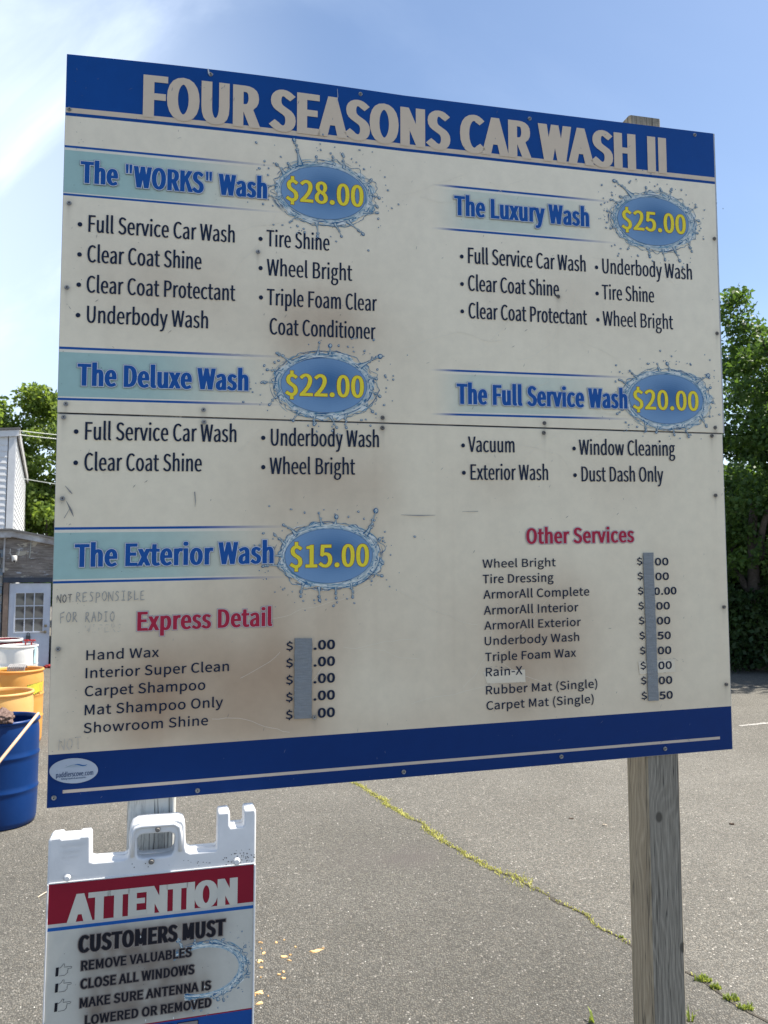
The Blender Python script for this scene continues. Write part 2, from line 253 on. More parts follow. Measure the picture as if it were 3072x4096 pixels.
116: (257, ((179,-9,214,-5,248,5,235,52,215,45,193,42,166,46,148,60,139,82,136,113,136,320,237,320,237,370,136,370,136,475,84,475,77,370,18,367,18,320,74,320,74,115,77,73,88,39,108,13,138,-3),)),
117: (414, ((171,-9,207,-4,238,9,267,31,293,58,295,58,300,0,352,0,352,370,290,370,290,108,265,80,241,60,216,49,190,45,158,51,136,68,124,99,120,143,120,370,57,370,57,136,62,84,75,44,97,15,129,-3),)),
118: (355, ((143,0,216,0,347,370,285,370,215,160,181,50,177,50,143,160,74,370,9,370),)),
119: (547, ((121,0,194,0,246,198,271,306,275,306,300,200,353,0,429,0,529,370,469,370,415,156,393,53,389,53,364,156,306,370,245,370,187,156,162,53,159,53,137,156,82,370,18,370),)),
120: (340, ((10,0,76,0,126,87,163,153,166,153,207,87,261,0,329,0,207,187,320,370,255,370,209,289,177,227,173,227,137,289,87,370,20,370,132,193),)),
121: (355, ((69,-160,109,-153,142,-135,169,-108,190,-72,207,-31,347,370,286,370,219,165,189,60,186,60,149,165,74,370,9,370,158,-1,149,-29,136,-60,117,-86,95,-102,66,-108,51,-106,38,-102,25,-152,45,-158),))}
GL = {chr(k): (v[0] / 500, [[(p[i] / 500, p[i + 1] / 500) for i in range(0, len(p), 2)] for p in v[1]]) for k, v in GLYPHS.items()}
def area(p): return sum(p[i - 1][0] * p[i][1] - p[i][0] * p[i - 1][1] for i in range(len(p))) / 2
def offset(poly, dx, dy, outer):
    n = len(poly); sgn = 1 if (area(poly) > 0) == outer else -1; out = []
    for i in range(n):
        a, b, c = poly[i - 1], poly[i], poly[(i + 1) % n]
        e1 = (b[0] - a[0], b[1] - a[1]); e2 = (c[0] - b[0], c[1] - b[1])
        l1 = math.hypot(*e1) or 1; l2 = math.hypot(*e2) or 1
        n1 = (e1[1] / l1, -e1[0] / l1); n2 = (e2[1] / l2, -e2[0] / l2)
        mx_, my_ = n1[0] + n2[0], n1[1] + n2[1]; l = math.hypot(mx_, my_)
        if l < 0.25: mx_, my_, k = n2[0], n2[1], 1.0
        else:
            mx_ /= l; my_ /= l; k = min(1.0 / max(mx_ * n1[0] + my_ * n1[1], 0.2), 1.55)
        out.append((b[0] + sgn * mx_ * k * dx, b[1] + sgn * my_ * k * dy))
    return out
_cache = {}
def glyph_tris(ch, dx, dy, sx, sy):
    key = (ch, round(dx, 6), round(dy, 6), round(sx, 5), round(sy, 5))
    if key in _cache: return _cache[key]
    ps = [[(x * sx, y * sy) for x, y in p] for p in GL[ch][1]]
    big = max(ps, key=lambda p: abs(area(p))); so_ = area(big) > 0
    vs = []; loops = []
    for p in ps:
        outer = (area(p) > 0) == so_
        q = offset(p, dx, dy, outer)
        k = len(vs); vs += q; L = list(range(k, k + len(q)))
        if (area(p) > 0) != outer: L.reverse()
        loops.append((L, outer))
    # each outer loop CCW, holes CW; CDT keeps the inside
    V, E, F, *_ = delaunay_2d_cdt([Vector(p) for p in vs], [], [l for l, _ in loops], 0, 1e-7)
    # keep triangles whose centre has non-zero winding
    polys = [[vs[i] for i in l] for l, _ in loops]; keep = []
    for f in F:
        cx = sum(V[i][0] for i in f) / len(f); cy = sum(V[i][1] for i in f) / len(f); wn = 0
        for p in polys:
            for i in range(len(p)):
                (x1, y1), (x2, y2) = p[i - 1], p[i]
                if y1 <= cy < y2 and (x2 - x1) * (cy - y1) - (cx - x1) * (y2 - y1) > 0: wn += 1
                elif y2 <= cy < y1 and (x2 - x1) * (cy - y1) - (cx - x1) * (y2 - y1) < 0: wn -= 1
        if wn > 0: keep.append(tuple(f))
    _cache[key] = ([tuple(v) for v in V], keep)
    return _cache[key]
def text(mb, s, x0, x1, base, cap, tx, ty, col, P, d, grow=0.0, gap=0.0, spread=0.5):
    """lettering s from ink-left x0 to ink-right x1 on baseline base; stems tx wide, bars ty thick (both in caps);
    P maps (a, b, height above the board) to the world; grow fattens every outline by that many metres"""
    gl = [GL[c] for c in s]
    ext = lambda g: (min(p[0] for q in g[1] for p in q), max(p[0] for q in g[1] for p in q))
    L0 = ext(gl[0])[0]; t0 = sum(g[0] + gap for g in gl[:-1]) + ext(gl[-1])[1] - L0
    W = x1 - x0; sx = W / t0; dx = 0; ex = 0
    for _ in range(40):                     # fatter stems push the letters apart a little
        dx = (tx * cap - 0.126 * sx) / 2; ex = max(0.0, 2 * dx / sx) * spread; sx = 0.5 * sx + 0.5 * (W - 2 * dx) / (t0 + ex * (len(s) - 1))
    gap = gap + ex
    dy = (ty * cap - 0.109 * cap) / 2; sy = (cap - 2 * dy) / 1.0
    x = x0 + dx - L0 * sx; b0 = base + dy
    for c, g in zip(s, gl):
        if g[1]:
            k_ = .35 if c == '"' else 1.0; V, F = glyph_tris(c, dx * k_ + grow, dy + grow, sx, sy)
            mb.add([P(x + v[0], b0 + v[1], d) for v in V], F, col)
        x += (g[0] + gap) * sx
def disc(mb, cx, cy, rx, ry, col, P, d, n=20, ph=0.0, rot=0.0):
    c, s = math.cos(rot), math.sin(rot)
    vs = []
    for i in range(n):
        q = ph + 2 * math.pi * i / n; x, y = rx * math.cos(q), ry * math.sin(q); vs.append(P(cx + x * c - y * s, cy + x * s + y * c, d))
    mb.add(vs, [tuple(range(n))], col)
def ribbon(mb, pts, wd, col, P, d):
    n = len(pts); L = []; Rr = []
    for i, (x, y) in enumerate(pts):
        a = pts[max(i - 1, 0)]; b = pts[min(i + 1, n - 1)]; tx, ty = b[0] - a[0], b[1] - a[1]; l = math.hypot(tx, ty) or 1
        wi = (wd[i] if isinstance(wd, (list, tuple)) else wd) / 2
        L.append(P(x - ty / l * wi, y + tx / l * wi, d)); Rr.append(P(x + ty / l * wi, y - tx / l * wi, d))
    cs = col if isinstance(col, list) else [col] * (n - 1)
    for i in range(n - 1): mb.add([L[i], Rr[i], Rr[i + 1], L[i + 1]], [(0, 1, 2, 3)], cs[i])

# ============================================================ ground
G = R(0)
def asphalt():
    m = mat('weathered_asphalt', (0.15, 0.145, 0.14), 0.85, spec=0.4); t = NT(m); v = t.coord()
    vo = t.n('ShaderNodeTexVoronoi', {'Vector': v, 'Scale': 95.0, 'Randomness': 1.0}); vo2 = t.n('ShaderNodeTexVoronoi', {'Vector': v, 'Scale': 210.0})
    hue = t.n('ShaderNodeSeparateColor', {0: vo.outputs['Color']})
    stone = t.rng(hue.outputs[0], 0.0, 1.0, 0.66, 1.28)
    pale = t.rng(hue.outputs[1], 0.982, 0.99, 0.0, 1.0)
    gap = t.rng(vo.outputs['Distance'], 0.30, 0.66, 1.0, 0.5)
    base = t.mix(t.rng(t.noise(v, 0.9, 6, 0.62), 0.35, 0.65), (0.166, 0.159, 0.138), (0.220, 0.211, 0.186))
    base = t.mix(t.rng(t.noise(v, 0.22, 3, 0.5), 0.42, 0.62, 0.0, 0.55), base, (0.140, 0.133, 0.114))
    base = t.mix(t.rng(hue.outputs[2], 0.72, 1.0, 0.0, 0.5), base, (0.22, 0.19, 0.15))
    k = t.math('MULTIPLY', stone, gap)
    base = t.mix(1.0, base, t.n('ShaderNodeCombineColor', {0: k, 1: k, 2: k}).outputs[0], 'MULTIPLY')
    base = t.mix(t.math('MULTIPLY', pale, 0.6), base, (0.50, 0.47, 0.42))
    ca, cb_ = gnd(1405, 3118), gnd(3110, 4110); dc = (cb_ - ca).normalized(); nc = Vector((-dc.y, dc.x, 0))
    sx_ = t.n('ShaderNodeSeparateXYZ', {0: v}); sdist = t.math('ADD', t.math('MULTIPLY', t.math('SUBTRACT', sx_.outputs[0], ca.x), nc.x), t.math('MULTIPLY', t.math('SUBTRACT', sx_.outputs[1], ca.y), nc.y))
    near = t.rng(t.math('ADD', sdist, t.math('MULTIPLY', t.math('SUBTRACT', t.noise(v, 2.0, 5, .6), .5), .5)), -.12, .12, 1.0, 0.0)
    scatter_fade = t.rng(t.math('ADD', sx_.outputs[1], t.math('MULTIPLY', t.math('SUBTRACT', t.noise(v, .8, 5, .6), .5), 3.0)), 3.2, 7.5, 1.0, .25)  # painted falloff: asphalt colour darkens towards the viewer, imitating forward scatter
    base = t.mix(t.math('MULTIPLY', near, scatter_fade), base, t.mix(1.0, base, (.62, .62, .62), 'MULTIPLY'))
    # an old oily smear behind the board
    sv = t.coord('Object', (1.6, 2.6, 1), (-0.08, -15.4, 0)); ln = t.n('ShaderNodeVectorMath', {0: sv}, operation='LENGTH').outputs['Value']
    sm = t.math('MULTIPLY', t.rng(ln, 0.15, 1.0, 0.95, 0.0), t.rng(t.noise(v, 2.4, 5, 0.6), 0.38, 0.6))
    base = t.mix(sm, base, (0.085, 0.076, 0.070))
    t.color(base)
    h = t.math('ADD', t.math('MULTIPLY', t.rng(vo.outputs['Distance'], 0.1, 0.6, 1.0, 0.0), 1.0), t.math('MULTIPLY', vo2.outputs['Distance'], -0.35))
    t.bump(h, 0.9, 0.006)
    return m
g = MB(); S_ = 700
xs = [-S_, -60, -20, -8, 0, 8, 20, 60, S_]; ys = [-S_, -20, 0, 3, 8, 16, 30, 80, S_]
vs = [(x, y, 0) for y in ys for x in xs]; fs = [(j * 9 + i, j * 9 + i + 1, (j + 1) * 9 + i + 1, (j + 1) * 9 + i) for j in range(8) for i in range(8)]
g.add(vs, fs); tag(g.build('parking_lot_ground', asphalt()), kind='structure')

# painted line remnant far right of the lot
ln_ = MB(); p0 = gnd(2960, 2904); p1 = gnd(3210, 2878)
dr = (p1 - p0).normalized(); nr = Vector((-dr.y, dr.x, 0)); L_ = (p1 - p0).length
for i in range(26):
    a = i / 26; b = a + 0.034; w0 = 0.05 * (0.55 + 0.45 * random.random())
    q = [p0 + dr * L_ * a - nr * w0, p0 + dr * L_ * b - nr * w0 * random.uniform(.7, 1), p0 + dr * L_ * b + nr * w0, p0 + dr * L_ * a + nr * w0 * random.uniform(.7, 1)]
    ln_.add([(p.x, p.y, 0.004) for p in q], [(0, 1, 2, 3)])
tag(ln_.build('painted_line', noisy('worn_white_paint', (0.46, 0.45, 0.42), (0.22, 0.21, 0.20), 14, 0.8)), kind='structure')

# crack that runs across the lot, filled with moss
ck_px = [(1405, 3118), (1500, 3185), (1600, 3255), (1690, 3300), (1760, 3360), (1850, 3410), (1930, 3455), (1990, 3490), (2060, 3515), (2118, 3552), (2190, 3580), (2270, 3625), (2340, 3665), (2400, 3715), (2490, 3760), (2600, 3822), (2700, 3868), (2790, 3912), (2850, 3958), (2930, 4005), (3010, 4055), (3110, 4110)]
ck = [gnd(*p) for p in ck_px]
fine = []
for i in range(len(ck) - 1):
    n_ = max(2, int((ck[i + 1] - ck[i]).length / 0.035))
    for j in range(n_):
        p = ck[i].lerp(ck[i + 1], j / n_); q = noise.noise(Vector((p.x * 5, p.y * 5, 0))) * 0.035; fine.append(Vector((p.x + q, p.y + q * 0.4, 0)))
cm = MB()
for i in range(len(fine) - 1):
    a, b = fine[i], fine[i + 1]; d = (b - a).normalized(); nn = Vector((-d.y, d.x, 0)); w0 = 0.007 + 0.011 * random.random() * abs(noise.noise(Vector((i * .13, 0, 2)))) * 3
    cm.add([a - nn * w0 + Vector((0, 0, .003)), b - nn * w0 + Vector((0, 0, .003)), b + nn * w0 + Vector((0, 0, .003)), a + nn * w0 + Vector((0, 0, .003))], [(0, 1, 2, 3)])
tag(cm.build('crack', noisy('crack_dirt', (0.03, 0.027, 0.022), (0.07, 0.06, 0.045), 40, 0.95)), kind='structure')
def leaf_mat(name, c1, c2, tr=0.35, rough=0.55, scale=2.0):
    m = mat(name, c1, rough, spec=0.3); t = NT(m); v = t.coord('Object'); f = t.rng(t.noise(v, scale, 4, 0.6), 0.35, 0.65)
    col = t.mix(f, c1, c2); t.color(col)
    tl = t.n('ShaderNodeBsdfTranslucent'); tc_ = t.mix(0.6, col, (c2[0] * 1.9, c2[1] * 1.9, c2[2] * 0.8)); t.l(tc_, tl.inputs[0])
    ms = t.n('ShaderNodeMixShader', {0: tr}); t.l(t.b.outputs[0], ms.inputs[1]); t.l(tl.outputs[0], ms.inputs[2]); t.l(ms.outputs[0], t.out.inputs[0])
    return m
M['moss'] = leaf_mat('yellow_green_moss', (0.30, 0.30, 0.07), (0.52, 0.50, 0.17), 0.2, 0.8, 9)
M['weed'] = leaf_mat('weed_leaf', (0.12, 0.17, 0.035), (0.28, 0.33, 0.08), 0.35, 0.6, 14)
def blade(mb, p, ln__, wd, ang, lean):
    d = Vector((math.cos(ang), math.sin(ang), 0)); n_ = Vector((-d.y, d.x, 0)); p = Vector(p)
    a = p + d * ln__ * 0.4 * lean + Vector((0, 0, ln__ * 0.6)); b = p + d * ln__ * lean + Vector((0, 0, ln__ * (1 - 0.35 * lean)))
    mb.add([p - n_ * wd, p + n_ * wd, a + n_ * wd * .8, a - n_ * wd * .8, b], [(0, 1, 2, 3), (3, 2, 4)])
ms_ = MB(); total = len(fine)
for i, p in enumerate(fine[:-1]):
    fr = p.y
    dens = 30 if p.y > 5.35 else (9 if p.y > 4.4 else 3)
    if p.y < 4.05: dens = 1
    dens = int(dens * (0.35 + 1.3 * max(0, noise.noise(Vector((i * 0.11, 3, 1))) + 0.35)))
    wsp = (0.026 if p.y > 5.35 else 0.015) * (0.6 + 0.9 * abs(noise.noise(Vector((i * 0.07, 1, 5)))) * 2)
    for _ in range(dens):
        q = p.lerp(fine[i + 1], random.random()); off = random.gauss(0, wsp)
        blade(ms_, (q.x + off, q.y + random.gauss(0, wsp) , 0.002), random.uniform(.006, .02), random.uniform(.002, .005), random.uniform(0, 6.3), random.uniform(.2, 1.0))
tag(ms_.build('moss', M['moss']), kind='stuff')
def weed(px, r_, n_, lab, h=0.036):
    c = gnd(*px); mb = MB()
    for _ in range(n_):
        a = random.uniform(0, 6.3); rr = r_ * math.sqrt(random.random())
        blade(mb, (c.x + rr * math.cos(a) * 1.5, c.y + rr * math.sin(a) * .7, 0), random.uniform(.3, 1) * h, random.uniform(.0025, .006), random.uniform(0, 6.3), random.uniform(.1, .9))
    o = mb.build('weed', M['weed'], org=(c.x, c.y, 0)); tag(o, lab, 'weed', 'weeds growing out of the crack')
weed((2812, 3922), 0.030, 70, 'bushiest weed tuft in the crack just right of the bare wooden post')
weed((2862, 3955), 0.018, 36, 'tiny dark weed between two bigger tufts in the crack')
weed((2925, 3998), 0.026, 60, 'dark leafy weed tuft in the crack, second from the frame edge')
weed((2985, 4035), 0.026, 50, 'pale green weed tuft in the crack nearest the lower right corner')
weed((2755, 4085), 0.012, 10, 'single upright grass shoot at the foot of the bare wooden post', 0.09)
weed((2487, 3752), 0.010, 24, 'small yellow weed in the crack on the left side of the bare wooden post', 0.022)
weed((2362, 4090), 0.012, 6, 'thin pale grass sprig near the bottom edge, left of the bare wooden post', 0.08)

# orange chips, pebbles, dead leaves
M['chip'] = noisy('orange_chip', (0.62, 0.36, 0.13), (0.72, 0.50, 0.26), 60, 0.7)
def flake(px, r_, lab, grp=None, el=1.0, ang=0.0, name='chip', m='chip', cat='chip', hgt=.006):
    c = gnd(*px); mb = MB(); n_ = 11; r_ *= .85; top = []; bot = []
    for i in range(n_):
        a = 2 * math.pi * i / n_; q = r_ * random.uniform(.4, 1.2); x = q * math.cos(a) * el; y = q * math.sin(a)
        x, y = x * math.cos(ang) - y * math.sin(ang), x * math.sin(ang) + y * math.cos(ang)
        top.append((c.x + x * .85, c.y + y * .85, hgt * random.uniform(.6, 1.3))); bot.append((c.x + x, c.y + y, 0.0005))
    mb.add(top + bot, [tuple(range(n_))] + [(i, i + n_, (i + 1) % n_ + n_, (i + 1) % n_) for i in range(n_)])
    tag(mb.build(name, M[m], org=(c.x, c.y, 0)), lab, cat, grp)
ch3 = lambda x, y: (960 + x * .3255, 3700 + y * .3254)
GR = 'orange chips scattered on the asphalt right of the attention sign'
for (x, y, r_, el, an) in [(255, 222, .010, 2.2, -.2), (262, 296, .006, 1, 0), (292, 350, .012, 1.4, .9), (262, 528, .010, 1.5, 0), (256, 650, .006, 1, 0), (543, 188, .008, 1, 0), (445, 222, .008, 1.2, 0), (682, 273, .009, 1.3, -.5), (617, 373, .007, 1.5, .3), (600, 440, .009, 1.7, -.1), (478, 615, .010, 1.4, .7), (533, 582, .009, 1.1, .9), (528, 662, .009, 1.8, 0), (346, 877, .007, 1, 0), (186, 872, .007, 1, 0), (1020, 288, .007, 1.3, 0)]:
    flake(ch3(x, y), r_, 'small flat orange chip lying loose on the grey asphalt', GR, el, an)
flake(ch3(245, 450), .019, 'chunky orange chip at mid height beside the attention sign edge', GR, 1.2, 1.2)
flake(ch3(235, 840), .020, 'largest crumbly orange chip, low beside the attention sign edge', GR, 1.4, .5)
flake(ch3(240, 965), .014, 'lowest oval orange chip beside the attention sign', GR, 1.5, .6)
flake(ch3(545, 395), .015, 'notched orange chip in the middle of the scatter', GR, 1.8, .2)
flake(ch3(925, 325), .020, 'long pointed orange chip lying apart to the right', GR, 2.6, .5)
M['dead'] = noisy('dead_leaf', (0.42, 0.34, 0.24), (0.6, 0.52, 0.42), 30, 0.8); M['bark'] = noisy('twig_brown', (0.10, 0.07, 0.05), (0.2, 0.13, 0.09), 30, 0.9)
flake((2420, 3304), .016, 'pale curled dead leaf on the asphalt left of the bare post', None, 1.8, -.2, 'dead_leaf', 'dead', 'leaf', .012)
flake((2928, 3299), .013, 'brown dead leaf on the asphalt right of the bare post', None, 2.0, -.2, 'dead_leaf', 'bark', 'leaf', .012)
flake((2283, 3275), .012, 'thin grey twig on the asphalt under the board', None, 3.0, -.3, 'twig', 'bark', 'twig', .006)
M['peb'] = noisy('pale_pebble', (0.62, 0.6, 0.55), (0.8, 0.78, 0.72), 60, 0.6); M['peb2'] = noisy('dark_pebble', (0.03, 0.03, 0.03), (0.07, 0.06, 0.06), 60, 0.7)
pb = MB(); pd = MB()
for _ in range(260):
    px = (random.uniform(0, 3072), 2700 + 1396 * random.random() ** .8); c = gnd(*px)
    r_ = random.uniform(.0018, .0045); mb = pb if random.random() < .7 else pd
    vs = [(c.x + r_ * math.cos(a), c.y + r_ * math.sin(a) * random.uniform(.7, 1.2), r_ * .3) for a in (0, 1.2, 2.5, 3.9, 5.2)] + [(c.x, c.y, r_ * 1.1)]
    mb.add(vs, [(i, (i + 1) % 5, 5) for i in range(5)])
tag(pb.build('gravel', M['peb']), kind='stuff'); tag(pd.build('grit', M['peb2']), kind='stuff')
twg = MB(); a_ = gnd(150, 3592); b_ = gnd(205, 3563); twg.tube([a_ + Vector((0, 0, .004)), (a_ + b_) / 2 + Vector((0, 0, .008)), b_ + Vector((0, 0, .005))], .0035, 6)
tag(twg.build('twig', M['dead'], org=(a_.x, a_.y, 0)), 'pale straw twig on the asphalt left of the attention sign', 'twig')

# ============================================================ price board
YAW = 0.225; SO = Vector((-1.036, 2.439, 0)); SU = Vector((math.cos(YAW), math.sin(YAW), 0)); SN = Vector((math.sin(YAW), -math.cos(YAW), 0)); ZV = Vector((0, 0, 1))
HA = ((0.998524, -0.006173, -0.005727), (0.02595, 0.988973, 1.374049), (0.001654, -0.003568, 1.0))
S = 2.44
def bow(a, b):                          # the top of the board is not quite straight
    t = max(0.0, min(1.0, (b - 2.05) / 0.39)); return 0.010 * t * math.sin(math.pi * min(1, a / 1.15)) if a < 1.15 else 0.0
def P(a, b, d=0.0):
    b = b + bow(a, b); k = HA[2][0] * a + HA[2][1] * b + 1.0
    u = (HA[0][0] * a + HA[0][1] * b + HA[0][2]) / k; z = (HA[1][0] * a + HA[1][1] * b + HA[1][2]) / k
    return SO + SU * u + ZV * z + SN * d
ORG = SO + SU * 1.21
board = thing('price_board', ORG, 'big blue and white car wash price board on two square wooden posts', 'sign')
WHITE = np.array([0.885, 0.785, 0.595]); BLUE = (0.004, 0.062, 0.265); BLUE2 = (0.002, 0.030, 0.150); TEAL = np.array([0.33, 0.53, 0.51]); STRIP = (0.68, 0.555, 0.42)
LINEB = np.array([0.01, 0.09, 0.34])
def gaussbox(A, B, x0, x1, y0, y1, s):
    f = lambda t, a, b: 1 / (1 + np.exp(-(t - a) / s)) * 1 / (1 + np.exp((t - b) / s))
    return f(A, x0, x1) * f(B, y0, y1)
_ns = [(rng.uniform(-1, 1), rng.uniform(-1, 1), rng.uniform(0, 6.3)) for _ in range(14)]
def soft_noise(A, B, f):
    s = 0
    for i, (a, b, p) in enumerate(_ns): s = s + np.sin(A * a * f * (1 + i * .35) + B * b * f * (1 + i * .3) + p) / (1 + i * .12)
    return s / 5.0
def fade(A, x0, x1): t = np.clip((A - x0) / (x1 - x0), 0, 1); return t * t * (3 - 2 * t)
SCREWS = [(0.464, 2.42), (0.99, 2.42), (1.643, 2.408), (2.353, 2.423), (0.013, 2.25), (0.02, 1.932), (0.02, 1.65), (0.026, 1.268), (0.456, 1.26), (0.02, 1.225), (0.458, 1.219), (1.069, 1.248), (1.069, 1.212), (1.683, 1.242), (1.681, 1.206), (2.404, 1.240), (2.390, 1.208), (2.426, 1.617), (2.428, 2.002), (2.398, 0.974), (2.419, 0.542), (2.418, 0.247), (0.023, 0.963), (0.022, 0.488), (0.021, 0.031), (0.454, 0.016), (1.141, 0.02), (1.728, 0.027), (2.148, 0.024), (0.832, 0.225), (0.631, 1.814), (1.748, 1.725)]
BANDS = [ # x0, x1, fade-in end, fade-out start, top line (lo, hi), bottom line (lo, hi), band lo, hi
 (0.0, .72, -1, .22, (2.1195, 2.127), (1.9575, 1.9645), 1.968, 2.111),
 (0.0, .74, -1, .26, (1.4465, 1.4545), (1.280, 1.2875), 1.292, 1.437),
 (0.0, .75, -1, .30, (.8635, .8715), (.6935, .7010), .706, .854),
 (1.245, 2.0, 1.42, 1.62, (2.1095, 2.1175), (1.9465, 1.9545), 1.959, 2.101),
 (1.235, 2.05, 1.42, 1.66, (1.4225, 1.4300), (1.2620, 1.2695), 1.275, 1.413)]
def paint(A, B, gaps):
    C = np.ones(A.shape + (3,)) * WHITE * (1 + .05 * fade(B, 1.1, 1.9))[..., None] * (np.array([1, 1, 1]) + np.array([-.012, .0, .035]) * fade(B, 1.1, 2.2)[..., None])
    n1 = soft_noise(A, B, 3.2)[..., None]; n2 = soft_noise(A + 5, B + 2, 9.0)[..., None]
    C = C * (1 + 0.025 * n1 + 0.012 * n2)
    tan = np.array([0.44, 0.305, 0.20])
    st = 0.75 * gaussbox(A, B, .70, 1.02, 1.46, 1.66, .055) + .50 * gaussbox(A, B, .70, 1.05, .95, 1.12, .05) + .45 * gaussbox(A, B, .10, .50, 1.52, 1.80, .06) \
       + .75 * gaussbox(A, B, .12, .86, .20, .48, .045) + .70 * gaussbox(A, B, 1.46, 1.84, .24, .68, .045) + .35 * gaussbox(A, B, 2.08, 2.18, .24, .70, .035) + .35 * gaussbox(A, B, .60, 1.05, .56, .98, .07) \
       + .45 * gaussbox(A, B, 1.38, 1.62, .98, 1.08, .05) + .25 * gaussbox(A, B, 1.75, 2.2, .98, 1.1, .05) + .25 * gaussbox(A, B, 1.42, 2.2, 1.6, 1.82, .05) + .45 * gaussbox(A, B, .0, 2.44, .16, .20, .03) + .25 * gaussbox(A, B, .3, .7, .5, .6, .05)
    st = st * 1.12 + .36 * gaussbox(A, B, -.2, 2.7, .0, .72, .18) + .22 * gaussbox(A, B, .55, 1.15, .4, 1.8, .12) + .16 * gaussbox(A, B, -.1, 1.3, 1.9, 2.3, .1)
    streak = np.clip(soft_noise(A * 38, B * .35, 1.0) + .25 * soft_noise(A * 90, B * .5, 1.3) - .25, 0, 1) * np.clip(.35 + .5 * soft_noise(A, B, 2.3), 0, 1); st = st + .22 * streak
    st = np.clip(st * (0.75 + 0.3 * soft_noise(A * 1.7, B, 5.0)), 0, 1)[..., None] * 1.0
    C = C * (1 - st) + tan * st
    for sa, sb in SCREWS:
        wk = np.exp(-((A - sa) / .006) ** 2) * np.exp(-np.clip(sb - B, 0, 9) / .035) * (B < sb) + .8 * np.exp(-((A - sa) ** 2 + (B - sb) ** 2) / .00022)
        wk = (wk * .38)[..., None]; C = C * (1 - wk) + np.array([.20, .17, .14]) * wk
    for (x0, x1, xi, xo, tl, bl, lo, hi) in BANDS:
        fi = 1.0 if xi < 0 else fade(A, x0, xi); f = (fi * (1 - fade(A, xo, x1)))
        ink = (0.92 if xi < 0 else .62) * f * ((B > lo) & (B < hi)) * (0.75 + 0.25 * fade(A, .6, 0))
        C = C * (1 - ink[..., None]) + TEAL * ink[..., None]
        fl = (fi if xi < 0 else fade(A, x0, x0 + .12)) * (1 - fade(A, xo + .1, x1 + .03)) * (((B > tl[0]) & (B < tl[1])) | ((B > bl[0]) & (B < bl[1])))
        C = C * (1 - fl[..., None]) + LINEB * fl[..., None]
        halo = (1 - fade(A, xo + .1, x1)) * fi * (((B < tl[0]) & (B > hi)) | ((B > bl[1]) & (B < lo))) * .55
        C = C * (1 - halo[..., None]) + np.array([.74, .74, .67]) * halo[..., None]
    # dark band across the top with its pale strip and thin line
    C[B > 2.2555] = BLUE; m_ = (B > 2.2275) & (B <= 2.2385); C[m_] = BLUE; C[(B > 2.2385) & (B <= 2.2555)] = STRIP
    C[B < 0.163] = BLUE2
    m_ = (B < 0.052) & (B > 0.042) & (A > .046) & (A < 2.384); C[m_] = (.58, .49, .40)
    d = (1 + 0.10 * soft_noise(A, B, 4.0))[..., None]; dk = B > 2.2555; C[dk] *= d[dk]
    return C
def rows(lo, hi, marks, step=0.009):
    r = list(np.arange(lo, hi, step)) + [hi]; r = [x for x in r if all(abs(x - m) > .0012 for m in marks)]
    for m in marks:
        if lo < m < hi: r += [m - .0002, m + .0002]
    return np.array(sorted(r))
def panel(name, b0, b1, marks, xs0=0.0015, xs1=2.4385, lift=0.0):
    bs = rows(b0, b1, marks); as_ = rows(xs0, xs1, [.046, 2.384] if b0 < .1 else [], 0.0085)
    A, B = np.meshgrid(as_, bs); C = paint(A, B, None)
    nb, na = A.shape; fs = [(j * na + i, j * na + i + 1, (j + 1) * na + i + 1, (j + 1) * na + i) for j in range(nb - 1) for i in range(na - 1)]
    k = HA; vs = []
    # gentle waviness of the sheet
    for j in range(nb):
        for i in range(na):
            a, b = A[j, i], B[j, i]; vs.append(P(a, b, lift + .0015 + .0006 * math.sin(a * 5.1 + b * 2) * math.sin(b * 4 + 1)))
    me = bpy.data.meshes.new(name); me.from_pydata([tuple(v - ORG) for v in vs], [], fs); me.update(); me.materials.append(M['print'])
    ca = me.color_attributes.new('Col', 'FLOAT_COLOR', 'POINT'); arr = np.ones((nb * na, 4), np.float32); arr[:, :3] = C.reshape(-1, 3); ca.data.foreach_set('color', arr.ravel())
    me.polygons.foreach_set('use_smooth', [True] * len(me.polygons))
    o = bpy.data.objects.new(name, me); COL.objects.link(o); o.parent = board
    return o
marks = [2.2555, 2.2385, 2.2275, .163, .052, .042]
for bnd in BANDS: marks += [bnd[4][0], bnd[4][1], bnd[5][0], bnd[5][1], bnd[6], bnd[7]]
def seam(a): return 1.2405 - 0.0085 * a
# the two sheets meet on a seam that slopes a little; the print grid of each is bent onto it
_P = P
def bend(b, a, lo): return b
up = panel('upper_panel', 1.2335, 2.4385, marks, lift=0.003); lowp = panel('lower_panel', 0.0015, 1.2275, marks, xs1=2.4365)
# bend both grids near the seam so that their edges follow it
for o, s0, sg in ((up, 1.2335, 1), (lowp, 1.2275, -1)):
    me = o.data; inv = {}
    for v in me.vertices:
        q = v.co + ORG; u = (q - SO).dot(SU); z = q.z
        zs = P(u, s0).z; dz = abs(z - zs)
        if dz < 0.03: v.co.z += (1 - dz / 0.03) * (-0.0085 * u + 0.0070)
M['alu'] = noisy('painted_sheet_edge', (0.50, 0.50, 0.49), (0.36, 0.36, 0.36), 30, 0.5); M['dark'] = mat('shade_and_lens_black', (0.02, 0.02, 0.025), 0.8)  # near-black paints the seam's shade; also colours screw sockets and camera lens
def slab(name, pts, d0, d1, m, par):
    mb = MB(); f = [P(a, b, d0) for a, b in pts]; k = [P(a, b, d1) for a, b in pts]; n_ = len(pts)
    mb.add(f + k, [tuple(range(n_)), tuple(range(2 * n_ - 1, n_ - 1, -1))] + [(i, i + n_, (i + 1) % n_ + n_, (i + 1) % n_) for i in range(n_)])
    return mb.build(name, m, par, ORG)
top_e = [(a, 2.44) for a in np.linspace(2.44, 0, 15)]
